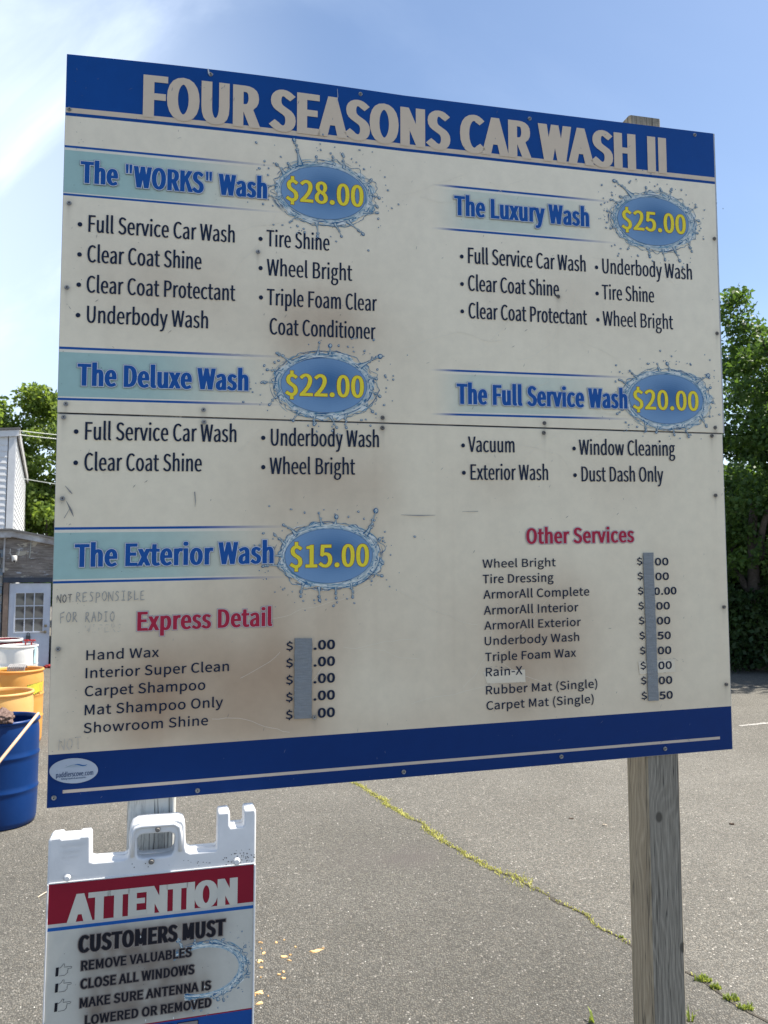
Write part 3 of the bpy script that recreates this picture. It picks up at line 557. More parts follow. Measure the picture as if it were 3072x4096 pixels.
slab('backing_sheet', [(0, seam(0) + .004 - .0035), (2.447, seam(2.447) + .0005)] + [(2.447 if a > 2.43 else a, b) for a, b in top_e], 0.0012, -0.008, M['alu'], up)
slab('backing_sheet', [(0, 0), (2.44, 0), (2.440, seam(2.44) - .0035), (0, seam(0) - .0035)], -0.0012, -0.010, M['alu'], lowp)
slab('seam_light_block', [(0.004, seam(0) - .03), (2.432, seam(2.44) - .03), (2.432, seam(2.44) + .03), (0.004, seam(0) + .03)], -0.0105, -0.03, M['dark'], board)  # dark strip added behind the seam to stop sun leaking through
INK = (0.012, 0.022, 0.05); HB = (0.010, 0.090, 0.34); YEL = (0.88, 0.72, 0.05); RED = (0.42, 0.022, 0.055)
def letters(parent, s, x0, x1, base, cap, tx, ty, col, d=0.0062, layers=(), gap=0.0, spread=.5, name='lettering', PP=None, org=None, mt='ink'):
    mb = MB(); PP = PP or P
    for k, (gr, c) in enumerate(layers): text(mb, s, x0, x1, base, cap, tx, ty, c, PP, d - 0.0003 * (len(layers) - k), gr, gap, spread)
    text(mb, s, x0, x1, base, cap, tx, ty, col, PP, d, 0.0, gap, spread)
    return mb.build(name, M[mt], parent, ORG if org is None else org, cols=True)
U0 = 0.0062; L0_ = 0.0042
letters(up, 'FOUR SEASONS CAR WASH II', .244, 2.222, 2.2478, .146, .245, .165, STRIP, U0, gap=.0, spread=.36)
head = [(.0032, (.20, .22, .28)), (.0022, (.62, .66, .70))]
for par, s, x0, x1, b, c, dd in [(up, 'The "WORKS" Wash', .053, .660, 2.003, .073, U0 + .0022), (up, 'The Luxury Wash', 1.339, 1.880, 2.004, .074, U0 + .0022), (up, 'The Deluxe Wash', .059, .603, 1.328, .072, U0 + .0022), (up, 'The Full Service Wash', 1.342, 2.024, 1.304, .074, U0 + .0022), (lowp, 'The Exterior Wash', .064, .692, .744, .073, L0_ + .0022)]:
    letters(par, s, x0, x1, b, c, .205, .155, HB, dd, head)
for s, x0, x1, b, c in [('Express Detail', .258, .689, .535, .061), ('Other Services', 1.604, 2.040, .796, .057)]:
    letters(lowp, s, x0, x1, b, c, .205, .155, RED, L0_, [(.0030, (.30, .22, .24)), (.0020, (.60, .55, .55))])
LIST = [(up, 'Full Service Car Wash', .081, .552, 1.840, .057), (up, 'Clear Coat Shine', .080, .443, 1.7385, .057), (up, 'Clear Coat Protectant', .080, .556, 1.637, .056), (up, 'Underbody Wash', .083, .467, 1.537, .056),
 (up, 'Tire Shine', .659, .879, 1.836, .058), (up, 'Wheel Bright', .661, .960, 1.733, .058), (up, 'Triple Foam Clear', .662, 1.049, 1.629, .057), (up, 'Coat Conditioner', .672, 1.044, 1.527, .057),
 (up, 'Full Service Car Wash', 1.391, 1.863, 1.828, .059), (up, 'Clear Coat Shine', 1.390, 1.751, 1.725, .058), (up, 'Clear Coat Protectant', 1.391, 1.864, 1.622, .058), (up, 'Underbody Wash', 1.932, 2.321, 1.827, .058), (up, 'Tire Shine', 1.928, 2.151, 1.725, .057), (up, 'Wheel Bright', 1.929, 2.231, 1.623, .056),
 (lowp, 'Vacuum', 1.385, 1.564, 1.131, .056), (lowp, 'Window Cleaning', 1.821, 2.225, 1.126, .057), (lowp, 'Exterior Wash', 1.393, 1.695, 1.030, .056), (lowp, 'Dust Dash Only', 1.829, 2.171, 1.026, .056),
 (lowp, 'Full Service Car Wash', .086, .565, 1.153, .058), (lowp, 'Clear Coat Shine', .086, .453, 1.053, .057), (lowp, 'Underbody Wash', .679, 1.056, 1.143, .058), (lowp, 'Wheel Bright', .676, .971, 1.046, .056)]
for par, s, x0, x1, b, c in LIST: letters(par, s, x0, x1, b, c, .122, .102, INK, U0 if par is up else L0_)
SM = [('Hand Wax', .106, .327, .4495, .031), ('Interior Super Clean', .105, .549, .393, .032), ('Carpet Shampoo', .104, .474, .3365, .032), ('Mat Shampoo Only', .105, .531, .278, .032), ('Showroom Shine', .103, .484, .2225, .031),
 ('Wheel Bright', 1.435, 1.719, .7125, .030), ('Tire Dressing', 1.435, 1.709, .657, .031), ('ArmorAll Complete', 1.437, 1.851, .602, .031), ('ArmorAll Interior', 1.438, 1.806, .5455, .031), ('ArmorAll Exterior', 1.439, 1.815, .492, .030), ('Underbody Wash', 1.440, 1.807, .4375, .030), ('Triple Foam Wax', 1.441, 1.793, .381, .030), ('Rain-X', 1.443, 1.582, .328, .030), ('Rubber Mat (Single)', 1.443, 1.876, .2645, .030), ('Carpet Mat (Single)', 1.444, 1.860, .2105, .030)]
for s, x0, x1, b, c in SM: letters(lowp, s, x0, x1, b, c, .168, .14, INK, L0_, gap=.02)
for b in (.452, .396, .340, .283, .225): letters(lowp, '$', .736, .759, b, .027, .215, .17, INK, L0_); letters(lowp, '.00', .828, .9015, b - .003, .032, .275, .20, INK, L0_)
for i, s in enumerate(('00', '00', '0.00', '00', '00', '50', '00', '00', '00', '50')):
    b = .709 - i * .0556; letters(lowp, '$', 2.0495 + i * .0006, 2.0725 + i * .0006, b + .003, .025, .215, .17, INK, L0_)
    letters(lowp, s, 2.119 if i == 2 else 2.1255 + i * .0004, 2.214 if i == 2 else 2.183 + i * .0003, b - .002, .0285, .25, .19, INK, L0_)
bl = {up: MB(), lowp: MB()}
for i, (a, b) in enumerate([(0.055, 1.863), (0.056, 1.762), (0.056, 1.661), (0.056, 1.56), (0.639, 1.86), (0.64, 1.757), (0.642, 1.654), (1.367, 1.851), (1.367, 1.748), (1.367, 1.646), (1.908, 1.848), (1.908, 1.746), (1.909, 1.644), (1.366, 1.154), (1.801, 1.149), (1.368, 1.055), (1.803, 1.049), (0.059, 1.179), (0.06, 1.078), (0.654, 1.169), (0.655, 1.069)]):
    par = up if b > 1.24 else lowp; mb = MB(); disc(mb, a, b, .0072, .0075, INK, P, U0 if par is up else L0_); mb.build('bullet', M['ink'], par, ORG, cols=True)

# ---------------- splashes
def splash(par_of, cx, cy, rx, ry, var, seed, dz, PP=P, org=None, part_range=(0, 6.2832), k_=1.0, parent=None, pick=None):
    rnd = random.Random(seed); N3 = lambda a, b, c=0: noise.noise(Vector((a, b, c + seed * 3.1)))
    mb = MB(); pale = (.50, .555, .54); mid = (.17, .33, .45); deep = (.02, .11, .25); wht = (.72, .74, .70)
    nt = 260; nr = 12
    def ro(t): return 1.215 + .06 * N3(math.cos(t) * 2.2, math.sin(t) * 2.2) + .10 * max(0, N3(math.cos(t) * 6, math.sin(t) * 6, 4)) + .05 * math.sin(t - 4.6)
    for i in range(nt):
        t0, t1 = 2 * math.pi * i / nt, 2 * math.pi * (i + 1) / nt
        if not part_range[0] <= t0 <= part_range[1]: continue
        for j in range(nr):
            q0, q1 = j / nr, (j + 1) / nr
            f = lambda t, q: (cx + rx * (0.985 + (ro(t) - .985) * q) * math.cos(t), cy + ry * (0.985 + (ro(t) - .985) * q * 1.18) * math.sin(t))
            v = noise.noise(Vector((math.cos(t0 + q0 * .5) * 3.4, math.sin(t0 + q0 * .5) * 3.4, q0 * 4.2 + seed))); v2 = N3(math.cos(t0) * 9, math.sin(t0) * 9, q0 * 3)
            if q0 > .62 + .5 * N3(math.cos(t0) * 4, math.sin(t0) * 4, 9) + .15: continue
            rd = abs(v) * 3; c = mixc(pale, wht, min(1, max(0, v2 * 2 + .4)))
            if rd < .13: c = mixc(deep, mid, rd / .13)
            elif rd < .32: c = mixc(mid, c, (rd - .13) / .19)
            if q0 < .2: c = mixc(c, (.20, .36, .48), .45)
            mb.add([PP(*f(t0, q0), dz), PP(*f(t0, q1), dz), PP(*f(t1, q1), dz), PP(*f(t1, q0), dz)], [(0, 1, 2, 3)], c)
    d2 = dz + .0003; d3 = dz + .0005
    def drop(x, y, r_, el=1.2, an=0.0):
        disc(mb, x, y, r_ * el, r_, deep, PP, d2, 12, rot=an); disc(mb, x + r_ * .12, y + r_ * .1, r_ * el * .66, r_ * .62, pale, PP, d3, 10, rot=an); disc(mb, x - r_ * .3, y - r_ * .3, r_ * .3, r_ * .25, mid, PP, d3 + .0001, 7)
    def tendril(an, ln__, cv=0.0, wd=.010, blob=.008, bead=3):
        pts = []; x, y = cx + rx * 1.08 * math.cos(an), cy + ry * 1.15 * math.sin(an); h = math.atan2(math.sin(an) * 1.15, math.cos(an)) + rnd.uniform(-.5, .5); ln__ *= rnd.uniform(.6, 1.15); n_ = 9
        for i in range(n_): pts.append((x, y)); x += math.cos(h) * ln__ / n_; y += math.sin(h) * ln__ / n_; h += cv / n_ + rnd.uniform(-.12, .12)
        ws = [wd * (.30 + 1.9 * (1 - i / (n_ - 1)) ** 3.2) for i in range(n_)]
        ribbon(mb, pts, ws, mixc(deep, mid, .35), PP, d2); ribbon(mb, pts, [q * .5 for q in ws], pale, PP, d3)
        drop(pts[-1][0], pts[-1][1], blob, 1.15, h)
        for _ in range(bead): q = pts[rnd.randrange(3, n_ - 1)]; drop(q[0] + rnd.uniform(-.003, .003), q[1] + rnd.uniform(-.003, .003), rnd.uniform(.0025, .005))
    if var == 0: T_ = [(2.12, .095, .25, .013, .009, 6), (1.12, .05, -.1, .009, .007, 2), (1.35, .035, .3, .008, .006, 1), (2.6, .045, .2, .01, .006, 3), (3.02, .04, .3, .008, .006, 2), (3.45, .05, -.4, .009, .006, 2), (4.1, .04, .3, .007, .005, 2), (4.55, .05, -.3, .009, .007, 2), (4.95, .055, .4, .008, .006, 3), (5.25, .07, .2, .010, .008, 4), (5.75, .075, .1, .008, .006, 4), (.12, .04, -.4, .008, .007, 2), (.42, .055, .25, .008, .006, 3), (6.1, .05, .2, .007, .006, 2), (1.75, .03, 0, .008, .006, 1), (2.35, .03, 0, .01, .006, 2)]
    else: T_ = [(.70, .105, .15, .013, .011, 6), (2.35, .06, .15, .010, .006, 4), (1.72, .045, .1, .009, .005, 1), (1.45, .035, 0, .011, .009, 0), (3.1, .05, -.2, .007, .005, 3), (3.45, .07, .3, .008, .006, 4), (2.75, .05, .1, .008, .006, 3), (4.15, .045, .3, .009, .006, 2), (4.5, .045, -.2, .009, .007, 3), (4.85, .045, .2, .008, .006, 2), (5.2, .05, .3, .008, .006, 3), (5.72, .06, .1, .011, .007, 2), (.28, .045, -.2, .008, .007, 2), (6.15, .04, .1, .008, .007, 2)]
    for a in T_:
        if part_range[0] <= a[0] <= part_range[1]: tendril(a[0], a[1] * k_, a[2], a[3] * k_ * .85, a[4] * k_ * .8, a[5])
    for _ in range(70):
        a = rnd.uniform(*part_range); q = 1.28 + abs(rnd.gauss(0, .28)); r_ = rnd.choice([.0014, .0018, .0022, .003, .0038]) * k_
        x, y = cx + rx * q * math.cos(a), cy + ry * q * 1.15 * math.sin(a)
        if r_ < .002: disc(mb, x, y, r_, r_ * 1.3, mixc(deep, mid, .3), PP, d2, 6)
        else: drop(x, y, r_, rnd.uniform(1, 1.4), rnd.uniform(0, 3))
    for k in range(46):                     # swooshes of water running round the oval
        a = rnd.uniform(*part_range); q = rnd.choice([1.02, 1.06, 1.10, 1.14, 1.18, 1.22, 1.25]) + rnd.uniform(-.015, .015); sp_ = rnd.uniform(.12, .75); dq = rnd.uniform(-.05, .06); n_ = 12
        pts = [(cx + rx * (q + dq * i / n_) * math.cos(a + sp_ * i / n_), cy + ry * ((q + dq * i / n_ - 1) * 1.15 + 1) * math.sin(a + sp_ * i / n_)) for i in range(n_)]
        ww = rnd.uniform(.0012, .0042) * (1 if q < 1.15 else .6); ribbon(mb, pts, [ww * math.sin(math.pi * (i + .4) / n_) for i in range(n_)], rnd.choice([deep, deep, mid, mid, wht, (.10, .24, .36), (.30, .44, .52)]), PP, d2 if k % 2 else d3)
    pts = []; n_ = 220                      # ragged outer lip
    for i in range(n_ + 1):
        t = 2 * math.pi * i / n_; q = 1.03 + (ro(t) - 1.0) * (.80 + .5 * N3(math.cos(t) * 7, math.sin(t) * 7, 11)); pts.append((cx + rx * q * math.cos(t), cy + ry * (1 + (q - 1) * 1.2) * math.sin(t)))
    if part_range[1] - part_range[0] > 6: ribbon(mb, pts, [.0012 + .0014 * abs(N3(i * .3, 2, 5)) * 2 for i in range(n_ + 1)], [mixc(deep, mid, rnd.random()) for _ in range(n_)], PP, d2)
    # clumps round the rim
    for _ in range(60):
        a = rnd.uniform(*part_range); q = rnd.uniform(1.03, 1.22); x, y = cx + rx * q * math.cos(a), cy + ry * q * 1.05 * math.sin(a)
        pts = [(x + .006 * k * math.cos(a + 1.57 + .2 * math.sin(k)) * k_, y + .006 * k * math.sin(a + 1.57) * .7 * k_ + rnd.uniform(-.001, .001)) for k in range(4)]
        ribbon(mb, pts, [.0006, .0018, .0016, .0005], rnd.choice([deep, mid, wht, deep]), PP, d3)
    return mb
def oval(cx, cy, rx, ry, dz):
    mb = MB(); n_ = 64; nr = 12; lo = (.20, .34, .53); hi = (.06, .16, .33)
    for i in range(n_):
        t0, t1 = 2 * math.pi * i / n_, 2 * math.pi * (i + 1) / n_
        for j in range(nr):
            q0, q1 = j / nr, (j + 1) / nr; f = lambda t, q: (cx + rx * q * math.cos(t), cy + ry * q * math.sin(t))
            gx = ((cx + rx * q0 * math.cos(t0)) - (cx + rx * .12)) / rx; gy = q0 * math.sin(t0) - .10; k = math.exp(-(gx * gx * 3.2 + gy * gy * 2.6))
            c = mixc(lo, hi, k)
            if j == nr - 1: c = (.10, .17, .33) if q1 > .99 and False else c
            mb.add([P(*f(t0, q0), dz), P(*f(t0, q1), dz), P(*f(t1, q1), dz), P(*f(t1, q0), dz)], [(0, 1, 2, 3)], c)
    pts = [(cx + rx * math.cos(2 * math.pi * i / 64), cy + ry * math.sin(2 * math.pi * i / 64)) for i in range(65)]
    ribbon(mb, pts, .0012, (.07, .12, .25), P, dz + .0002)
    return mb
for par, s, px0, px1, pb_, pc, cx, cy, rx, ry, var, sd_ in [
  (up, '$28.00', .725, 1.000, 2.0035, .078, .859, 2.042, .151, .0945, 0, 1), (up, '$25.00', 2.018, 2.298, 2.008, .078, 2.156, 2.049, .155, .096, 0, 2),
  (up, '$22.00', .727, 1.001, 1.316, .077, .862, 1.3555, .150, .0955, 1, 3), (up, '$20.00', 2.047, 2.331, 1.304, .076, 2.192, 1.3465, .159, .0965, 1, 4),
  (lowp, '$15.00', .746, 1.019, .727, .077, .8805, .7655, .1515, .093, 1, 5)]:
    dz = (.0066 if par is up else .0046)
    splash(None, cx, cy, rx, ry, var, sd_, dz).build('water_splash', M['ink'], par, ORG, cols=True)
    oval(cx, cy, rx, ry, dz + .0008).build('price_oval', M['ink'], par, ORG, cols=True)
    letters(par, s, px0, px1, pb_, pc, .185, .145, YEL, dz + .0016, [(.0014, (.22, .03, .02))])

# ---------------- grey tape over the old prices
M['tape'] = noisy('grey_duct_tape', (0.19, 0.205, 0.215), (0.26, 0.275, 0.285), 30, 0.34, 0.5, sc3=(1, 1, 9))
def tape(pts, h=.0075):
    mb = MB(); n_ = 22
    (ax, ay), (bx, by), (cx_, cy_), (dx_, dy_) = pts; vs = []
    for j in range(n_ + 1):
        t = j / n_; lx, ly = ax + (dx_ - ax) * t, ay + (dy_ - ay) * t; rx_, ry_ = bx + (cx_ - bx) * t, by + (cy_ - by) * t; e = random.uniform(-.0009, .0009)
        vs += [P(lx + e, ly, h - .0022), P(lx + .001 + e, ly, h + .0003 * math.sin(j * 1.7)), P(rx_ - .001 + e, ry_, h + .0003 * math.cos(j * 2.1)), P(rx_ + e, ry_, h - .0022)]
    fs = [(j * 4 + i, j * 4 + i + 1, (j + 1) * 4 + i + 1, (j + 1) * 4 + i) for j in range(n_) for i in range(3)]
    mb.add(vs, fs); return mb.build('tape_strip', M['tape'], lowp, ORG)
tape([(.7635, .491), (.823, .489), (.8225, .2225), (.763, .2245)]); tape([(2.0745, .756), (2.1185, .756), (2.125, .2035), (2.081, .2045)])

# ---------------- round-edged oval sticker in the lower left corner
stk = MB(); disc(stk, .0775, .1095, .0715, .0385, (.42, .47, .54), P, .0050, 48, rot=-.075); st_o = stk.build('sticker', M['ink'], lowp, ORG, cols=True)
letters(lowp, 'paddlerscove.com', .026, .135, .0925, .0148, .13, .12, (.02, .05, .13), .0056, gap=.0); letters(lowp, 'fishing kayaks & accessories', .041, .114, .0845, .0052, .16, .13, (.04, .09, .17), .0056)
sw = MB()
pts = [(.079, .1275), (.086, .1295), (.094, .1275), (.102, .1232), (.110, .1225), (.117, .1262), (.1185, .1262), (.112, .1245)]
ribbon(sw, [(.079, .1280), (.087, .1285), (.095, .1262), (.103, .1235), (.111, .1235), (.117, .1262)], [.0008, .0026, .0036, .0036, .0026, .0004], (.02, .12, .32), P, .0056)
ribbon(sw, [(.050, .1195), (.060, .1240), (.070, .1268), (.079, .1280)], [.0003, .0010, .0012, .0008], (.16, .26, .30), P, .0055)
for i in range(20):
    x = .057 + i * .003; y = .1230 + .0040 * math.sin(i / 20 * 2.6) - .0035 * (i / 20) ** 2; ribbon(sw, [(x, y), (x + .0008, y - .0022 - .0048 * math.sin(i / 19 * 3.0))], [.0008, .0003], (.20, .30, .33), P, .0054)
sw.build('lettering', M['ink'], lowp, ORG, cols=True)

# ---------------- marker handwriting, half wiped away
STK = {'N': [[(0, 0), (.05, 1), (.8, 0), (.85, 1.05)]], 'O': [[(.45, 1), (.1, .75), (.05, .35), (.35, 0), (.7, .15), (.85, .6), (.65, .95), (.4, 1)]], 'T': [[(0, 1), (.9, 1.05)], [(.45, 1), (.5, 0)]], 'R': [[(.1, 0), (.15, 1), (.6, .95), (.7, .7), (.2, .5), (.85, -.05)]],
 'E': [[(.75, 1), (.1, .95), (.1, 0), (.8, .08)], [(.1, .5), (.6, .55)]], 'S': [[(.75, .9), (.35, 1), (.15, .75), (.65, .4), (.6, .05), (.1, .0)]], 'P': [[(.1, -.1), (.15, 1), (.7, .95), (.75, .6), (.2, .45)]], 'I': [[(.1, 1), (.7, 1)], [(.4, 1), (.4, 0)], [(.1, 0), (.7, .02)]],
 'B': [[(.1, 0), (.15, 1), (.65, .9), (.2, .55), (.75, .35), (.1, 0)]], 'L': [[(.1, 1), (.15, 0), (.8, .1)]], 'F': [[(.8, 1.05), (.1, .9), (.15, -.1)], [(.1, .5), (.7, .6)]], 'A': [[(.05, -.05), (.45, 1), (.85, 0)], [(.2, .4), (.7, .4)]], 'D': [[(.1, 0), (.15, 1), (.75, .7), (.7, .25), (.1, 0)]], 'W': [[(0, 1), (.25, 0), (.5, .6), (.7, 0), (.9, 1)]]}
hw = MB(); rnd = random.Random(3)
def scrawl(s, x0, x1, base, cap, col, wd, reps=2, jit=.03, skip=0.0):
    step = (x1 - x0) / len(s)
    for i, ch in enumerate(s):
        if ch == ' ': continue
        dy = rnd.uniform(-.06, .06) * cap
        for st in STK[ch]:
            for _ in range(reps):
                pts = []
                for k in range(len(st) - 1):
                    for m_ in range(3): t = m_ / 3; pts.append((st[k][0] + (st[k + 1][0] - st[k][0]) * t, st[k][1] + (st[k + 1][1] - st[k][1]) * t))
                pts.append(st[-1]); pts = [(x0 + step * (i + .06 + .84 * x + rnd.uniform(-jit, jit)), base + dy + cap * (y + rnd.uniform(-jit, jit))) for x, y in pts]
                for k in range(len(pts) - 1):
                    if rnd.random() < skip: continue
                    ribbon(hw, pts[k:k + 2], wd * rnd.uniform(.5, 1.1), mixc(col, (.6, .55, .46), rnd.uniform(0, .5)), P, .0044 + rnd.uniform(0, .0003))
scrawl('NOT', .014, .062, .634, .024, (.10, .10, .11), .0022, 3, .06, .25); scrawl('RESPONSIBLE', .070, .284, .634, .029, (.34, .34, .325), .0026, 2, .04)
scrawl('FOR RADIO', .024, .192, .570, .030, (.34, .34, .325), .0026, 2, .04); scrawl('WIPERS', .100, .215, .536, .024, (.52, .49, .43), .0016, 1, .04, .35); scrawl('NOT', .030, .10, .176, .034, (.60, .53, .44), .0025, 2, .04, .2)
hw.build('handwriting', M['ink'], lowp, ORG, cols=True)

# ---------------- scratches, scuffs and hairline cracks in the film
def free(a, b): return True
for par, lo, hi, dd in ((up, 1.25, 2.43, .0072), (lowp, .01, 1.215, .0052)):
    mb = MB(); rnd = random.Random(int(lo * 10))
    for _ in range(150):                 # dark flecks
        a, b = rnd.uniform(.01, 2.43), rnd.uniform(lo, hi); l = rnd.choice([.002, .003, .004, .008, .014]); an = rnd.gauss(1.1, .5)
        c = mixc((.12, .12, .12), (.34, .33, .31), rnd.random())
        if b > 2.26 or b < .16: c = mixc(c, (.03, .09, .25), .6)
        pts = [(a + l * t * math.cos(an) + rnd.uniform(-.0005, .0005), b + l * t * math.sin(an)) for t in (0, .5, 1)]; ribbon(mb, pts, [.0004, rnd.uniform(.0009, .0018), .0003], c, P, dd)
    for _ in range(30): disc(mb, rnd.uniform(.01, .12), rnd.uniform(lo, hi), rnd.uniform(.0006, .0014), rnd.uniform(.0006, .0014), (.12, .13, .13), P, dd, 6)
    for _ in range(16):                  # pale hairline cracks
        a, b = rnd.uniform(.3, 1.9), rnd.uniform(max(lo, .18), min(hi, 2.2)); h = rnd.uniform(-.6, .9); pts = []
        for k in range(rnd.randrange(8, 22)): pts.append((a, b)); a += .022 * math.cos(h); b += .022 * math.sin(h); h += rnd.gauss(0, .16)
        pts = [p for p in pts if lo < p[1] < min(hi, 2.2) and (p[1] > .17) and 0.01 < p[0] < 2.42]
        if len(pts) > 2: ribbon(mb, pts, .0009, (.80, .74, .62), P, .0056 if lo > 1 else .0030)
    tag(mb.build('scratches', M['ink'], par, ORG, cols=True), kind='stuff')
mb = MB()                                # a few marks one can pick out
for pts, wd, c in [([(.455, 2.437), (.459, 2.420), (.462, 2.414)], [.004, .006, .002], (.55, .58, .6)), ([(.905, 2.425), (.907, 2.40), (.904, 2.372)], [.001, .002, .001], (.50, .52, .55)), ([(.035, .955), (.050, .925), (.058, .905)], [.001, .006, .001], (.22, .22, .22)), ([(.048, .935), (.030, .90)], [.001, .002], (.25, .25, .25)),
  ([(1.135, .905), (1.20, .902), (1.26, .903)], [.001, .004, .001], (.33, .32, .30)), ([(1.36, .915), (1.42, .916)], [.001, .002], (.35, .34, .31)), ([(.431, .985), (.434, .955), (.433, .935)], [.004, .003, .001], (.33, .32, .30)), ([(.030, 1.004), (.046, .985), (.052, .978)], [.001, .005, .002], (.30, .29, .28))]:
    ribbon(mb, pts, wd, c, P, .0078 if pts[0][1] > 1.24 else .0056)
mb.build('scuff_mark', M['ink'], board, ORG, cols=True)
# mismatched patches of newer film behind two lines of the list
c = (.76, .67, .52)
for q4 in ([(1.432, .345), (1.592, .345), (1.594, .300), (1.448, .303)], [(2.045, .350), (2.20, .352), (2.20, .305), (2.05, .303)]):
    mb = MB(); mb.add([P(a, b, .0030) for a, b in q4], [(0, 1, 2, 3)], c); mb.build('film_patch', M['ink'], lowp, ORG, cols=True)
mb = MB()
for k in range(40):
    a = random.choice([random.uniform(1.44, 1.61), random.uniform(2.04, 2.24)]); b = random.choice([.352, .300, .345]) + random.uniform(-.006, .01)
    ribbon(mb, [(a, b), (a + random.uniform(-.012, .012), b + random.uniform(-.004, .004))], .001, (.33, .31, .29), P, .0034)
tag(mb.build('tape_residue', M['ink'], lowp, ORG, cols=True), kind='stuff')

# ---------------- screws
M['zinc'] = noisy('dull_zinc', (0.42, 0.42, 0.41), (0.22, 0.21, 0.20), 90, 0.45, metal=0.6); M['rust'] = noisy('dirty_zinc', (0.13, 0.12, 0.115), (0.22, 0.21, 0.19), 90, 0.6, metal=0.3)
def screw_mesh(m):
    mb = MB(); A1 = SU; B1 = ZV
    def ring(r_, d, n_=14): return [A1 * r_ * math.cos(2 * math.pi * i / n_) + B1 * r_ * math.sin(2 * math.pi * i / n_) + SN * d for i in range(n_)]
    a, b = ring(.0078, 0), ring(.0072, .0018); n_ = 14; mb.add(a + b, [(i, (i + 1) % n_, (i + 1) % n_ + n_, i + n_) for i in range(n_)] + [tuple(range(n_, 2 * n_))], mi=0)
    a, b, c = ring(.0052, .0018, 6), ring(.0050, .0052, 6), ring(.0024, .0040, 6); mb.add(a + b + c, [(i, (i + 1) % 6, (i + 1) % 6 + 6, i + 6) for i in range(6)] + [(i + 6, (i + 1) % 6 + 6, (i + 1) % 6 + 12, i + 12) for i in range(6)], mi=0); mb.add(c, [tuple(range(6))], mi=1)
    return mb.build('screw', [m, M['dark']], board, loc=(0, 0, -5))
s_ok = screw_mesh(M['zinc']); s_bad = screw_mesh(M['rust']); used = set()
for a, b in SCREWS:
    src = s_bad if (a > 1.0 and .1 < b < 2.3) else s_ok; p = P(a, b, (.0045 if b > 1.235 else .0028)) - ORG
    if src not in used: src.location = p; used.add(src)
    else: copy_of(src, p)

# ---------------- posts
def wood(name, dark, light, freq, knots, white=0.0, seed=0.0):
    m = mat(name, light, 0.8, spec=0.25); t = NT(m); v = t.coord('Object'); s = t.n('ShaderNodeSeparateXYZ', {0: v})
    warp = t.noise(t.coord('Object', (1.2, 1.2, .55), (seed, 0, seed)), 2.6, 3, 0.5)
    x = t.math('ADD', t.math('MULTIPLY', t.math('ADD', s.outputs[0], s.outputs[1]), freq), t.math('MULTIPLY', warp, freq * .24))
    for (kx, kz, r_, amp) in knots:
        dx = t.math('MULTIPLY', t.math('SUBTRACT', s.outputs[0], kx), 1 / r_); dz = t.math('MULTIPLY', t.math('SUBTRACT', s.outputs[2], kz), 1 / (r_ * 3.2))
        d2 = t.math('ADD', t.math('MULTIPLY', dx, dx), t.math('MULTIPLY', dz, dz)); x = t.math('ADD', x, t.math('MULTIPLY', t.math('POWER', 2.718, t.math('MULTIPLY', d2, -1.0)), amp))
    ringv = t.math('SINE', x); ringv = t.rng(ringv, -1, 1, 0, 1); ringv = t.math('POWER', ringv, 2.2); ringv = t.math('MULTIPLY', ringv, t.rng(t.noise(t.coord('Object', (1, 1, .3), (seed, 5, 0)), 9, 3, .6), .3, .7, .35, 1.0))
    fib = t.noise(t.coord('Object', (1, 1, .035)), 330, 3, 0.7)
    f = t.math('ADD', t.math('MULTIPLY', ringv, .34), t.math('MULTIPLY', t.rng(fib, .3, .7), .60), True)
    base = t.mix(f, dark, light)
    for (kx, kz, r_, amp) in knots:
        dx = t.math('SUBTRACT', s.outputs[0], kx); dz = t.math('MULTIPLY', t.math('SUBTRACT', s.outputs[2], kz), .72); d = t.math('SQRT', t.math('ADD', t.math('MULTIPLY', dx, dx), t.math('MULTIPLY', dz, dz)))
        base = t.mix(t.rng(d, r_ * .30, r_ * .48, .85, 0.0), base, tuple(c * .45 for c in dark))
    crk = t.noise(t.coord('Object', (1, 1, .02), (seed, 3, 0)), 55, 2, 0.5); ck_ = t.rng(t.math('ABSOLUTE', t.math('SUBTRACT', crk, .5)), 0.0, .016, 1.0, 0.0)
    if white:
        pk = t.rng(t.noise(t.coord('Object', (1, 1, .25)), 16, 5, .7), .36, .50); pk = t.math('MULTIPLY', pk, white)
        base = t.mix(pk, base, (.66, .66, .62))
    base = t.mix(t.math('MULTIPLY', ck_, .85), base, (.02, .02, .02))
    t.color(base); t.bump(t.math('SUBTRACT', f, t.math('MULTIPLY', ck_, 1.2)), .5, .003)
    return m
def post(u0, wdt, dpt, top, base_off, mats, zb=0.0):
    mb = MB(); d0 = -.009; rr = .006; org = SO + SU * u0
    prof = [(rr, 0), (wdt - rr, 0), (wdt, rr), (wdt, dpt - rr), (wdt - rr, dpt), (rr, dpt), (0, dpt - rr), (0, rr)]
    n_ = 40; vs = []
    for k in range(n_ + 1):
        z = zb + (top - zb) * k / n_
        for i, (x, y) in enumerate(prof):
            e = .0022 * noise.noise(Vector((i * 3.3 + u0, z * 2.2, 0))); vs.append((x + e, y + e, z + (0 if k < n_ else .004 * noise.noise(Vector((x * 40, y * 40, 2))))))
    m8 = len(prof); fs = []; mis = []
    for k in range(n_):
        for i in range(m8): fs.append((k * m8 + i, k * m8 + (i + 1) % m8, (k + 1) * m8 + (i + 1) % m8, (k + 1) * m8 + i)); mis.append(1 if i in (5, 6, 7) else 0)
    fs.append(tuple(n_ * m8 + i for i in range(m8))); mis.append(1)
    for f, mi in zip(fs, mis): pass
    k0 = len(mb.v); mb.v += vs; mb.f += fs; mb.c += [(1, 1, 1)] * len(fs); mb.mi += mis
    o = mb.build('post', mats, board); p = org - SN * (-d0) * 1.0 - ORG if False else org + SN * d0 - ORG; o.location = p; o.rotation_euler = (0, 0, YAW)
    return o
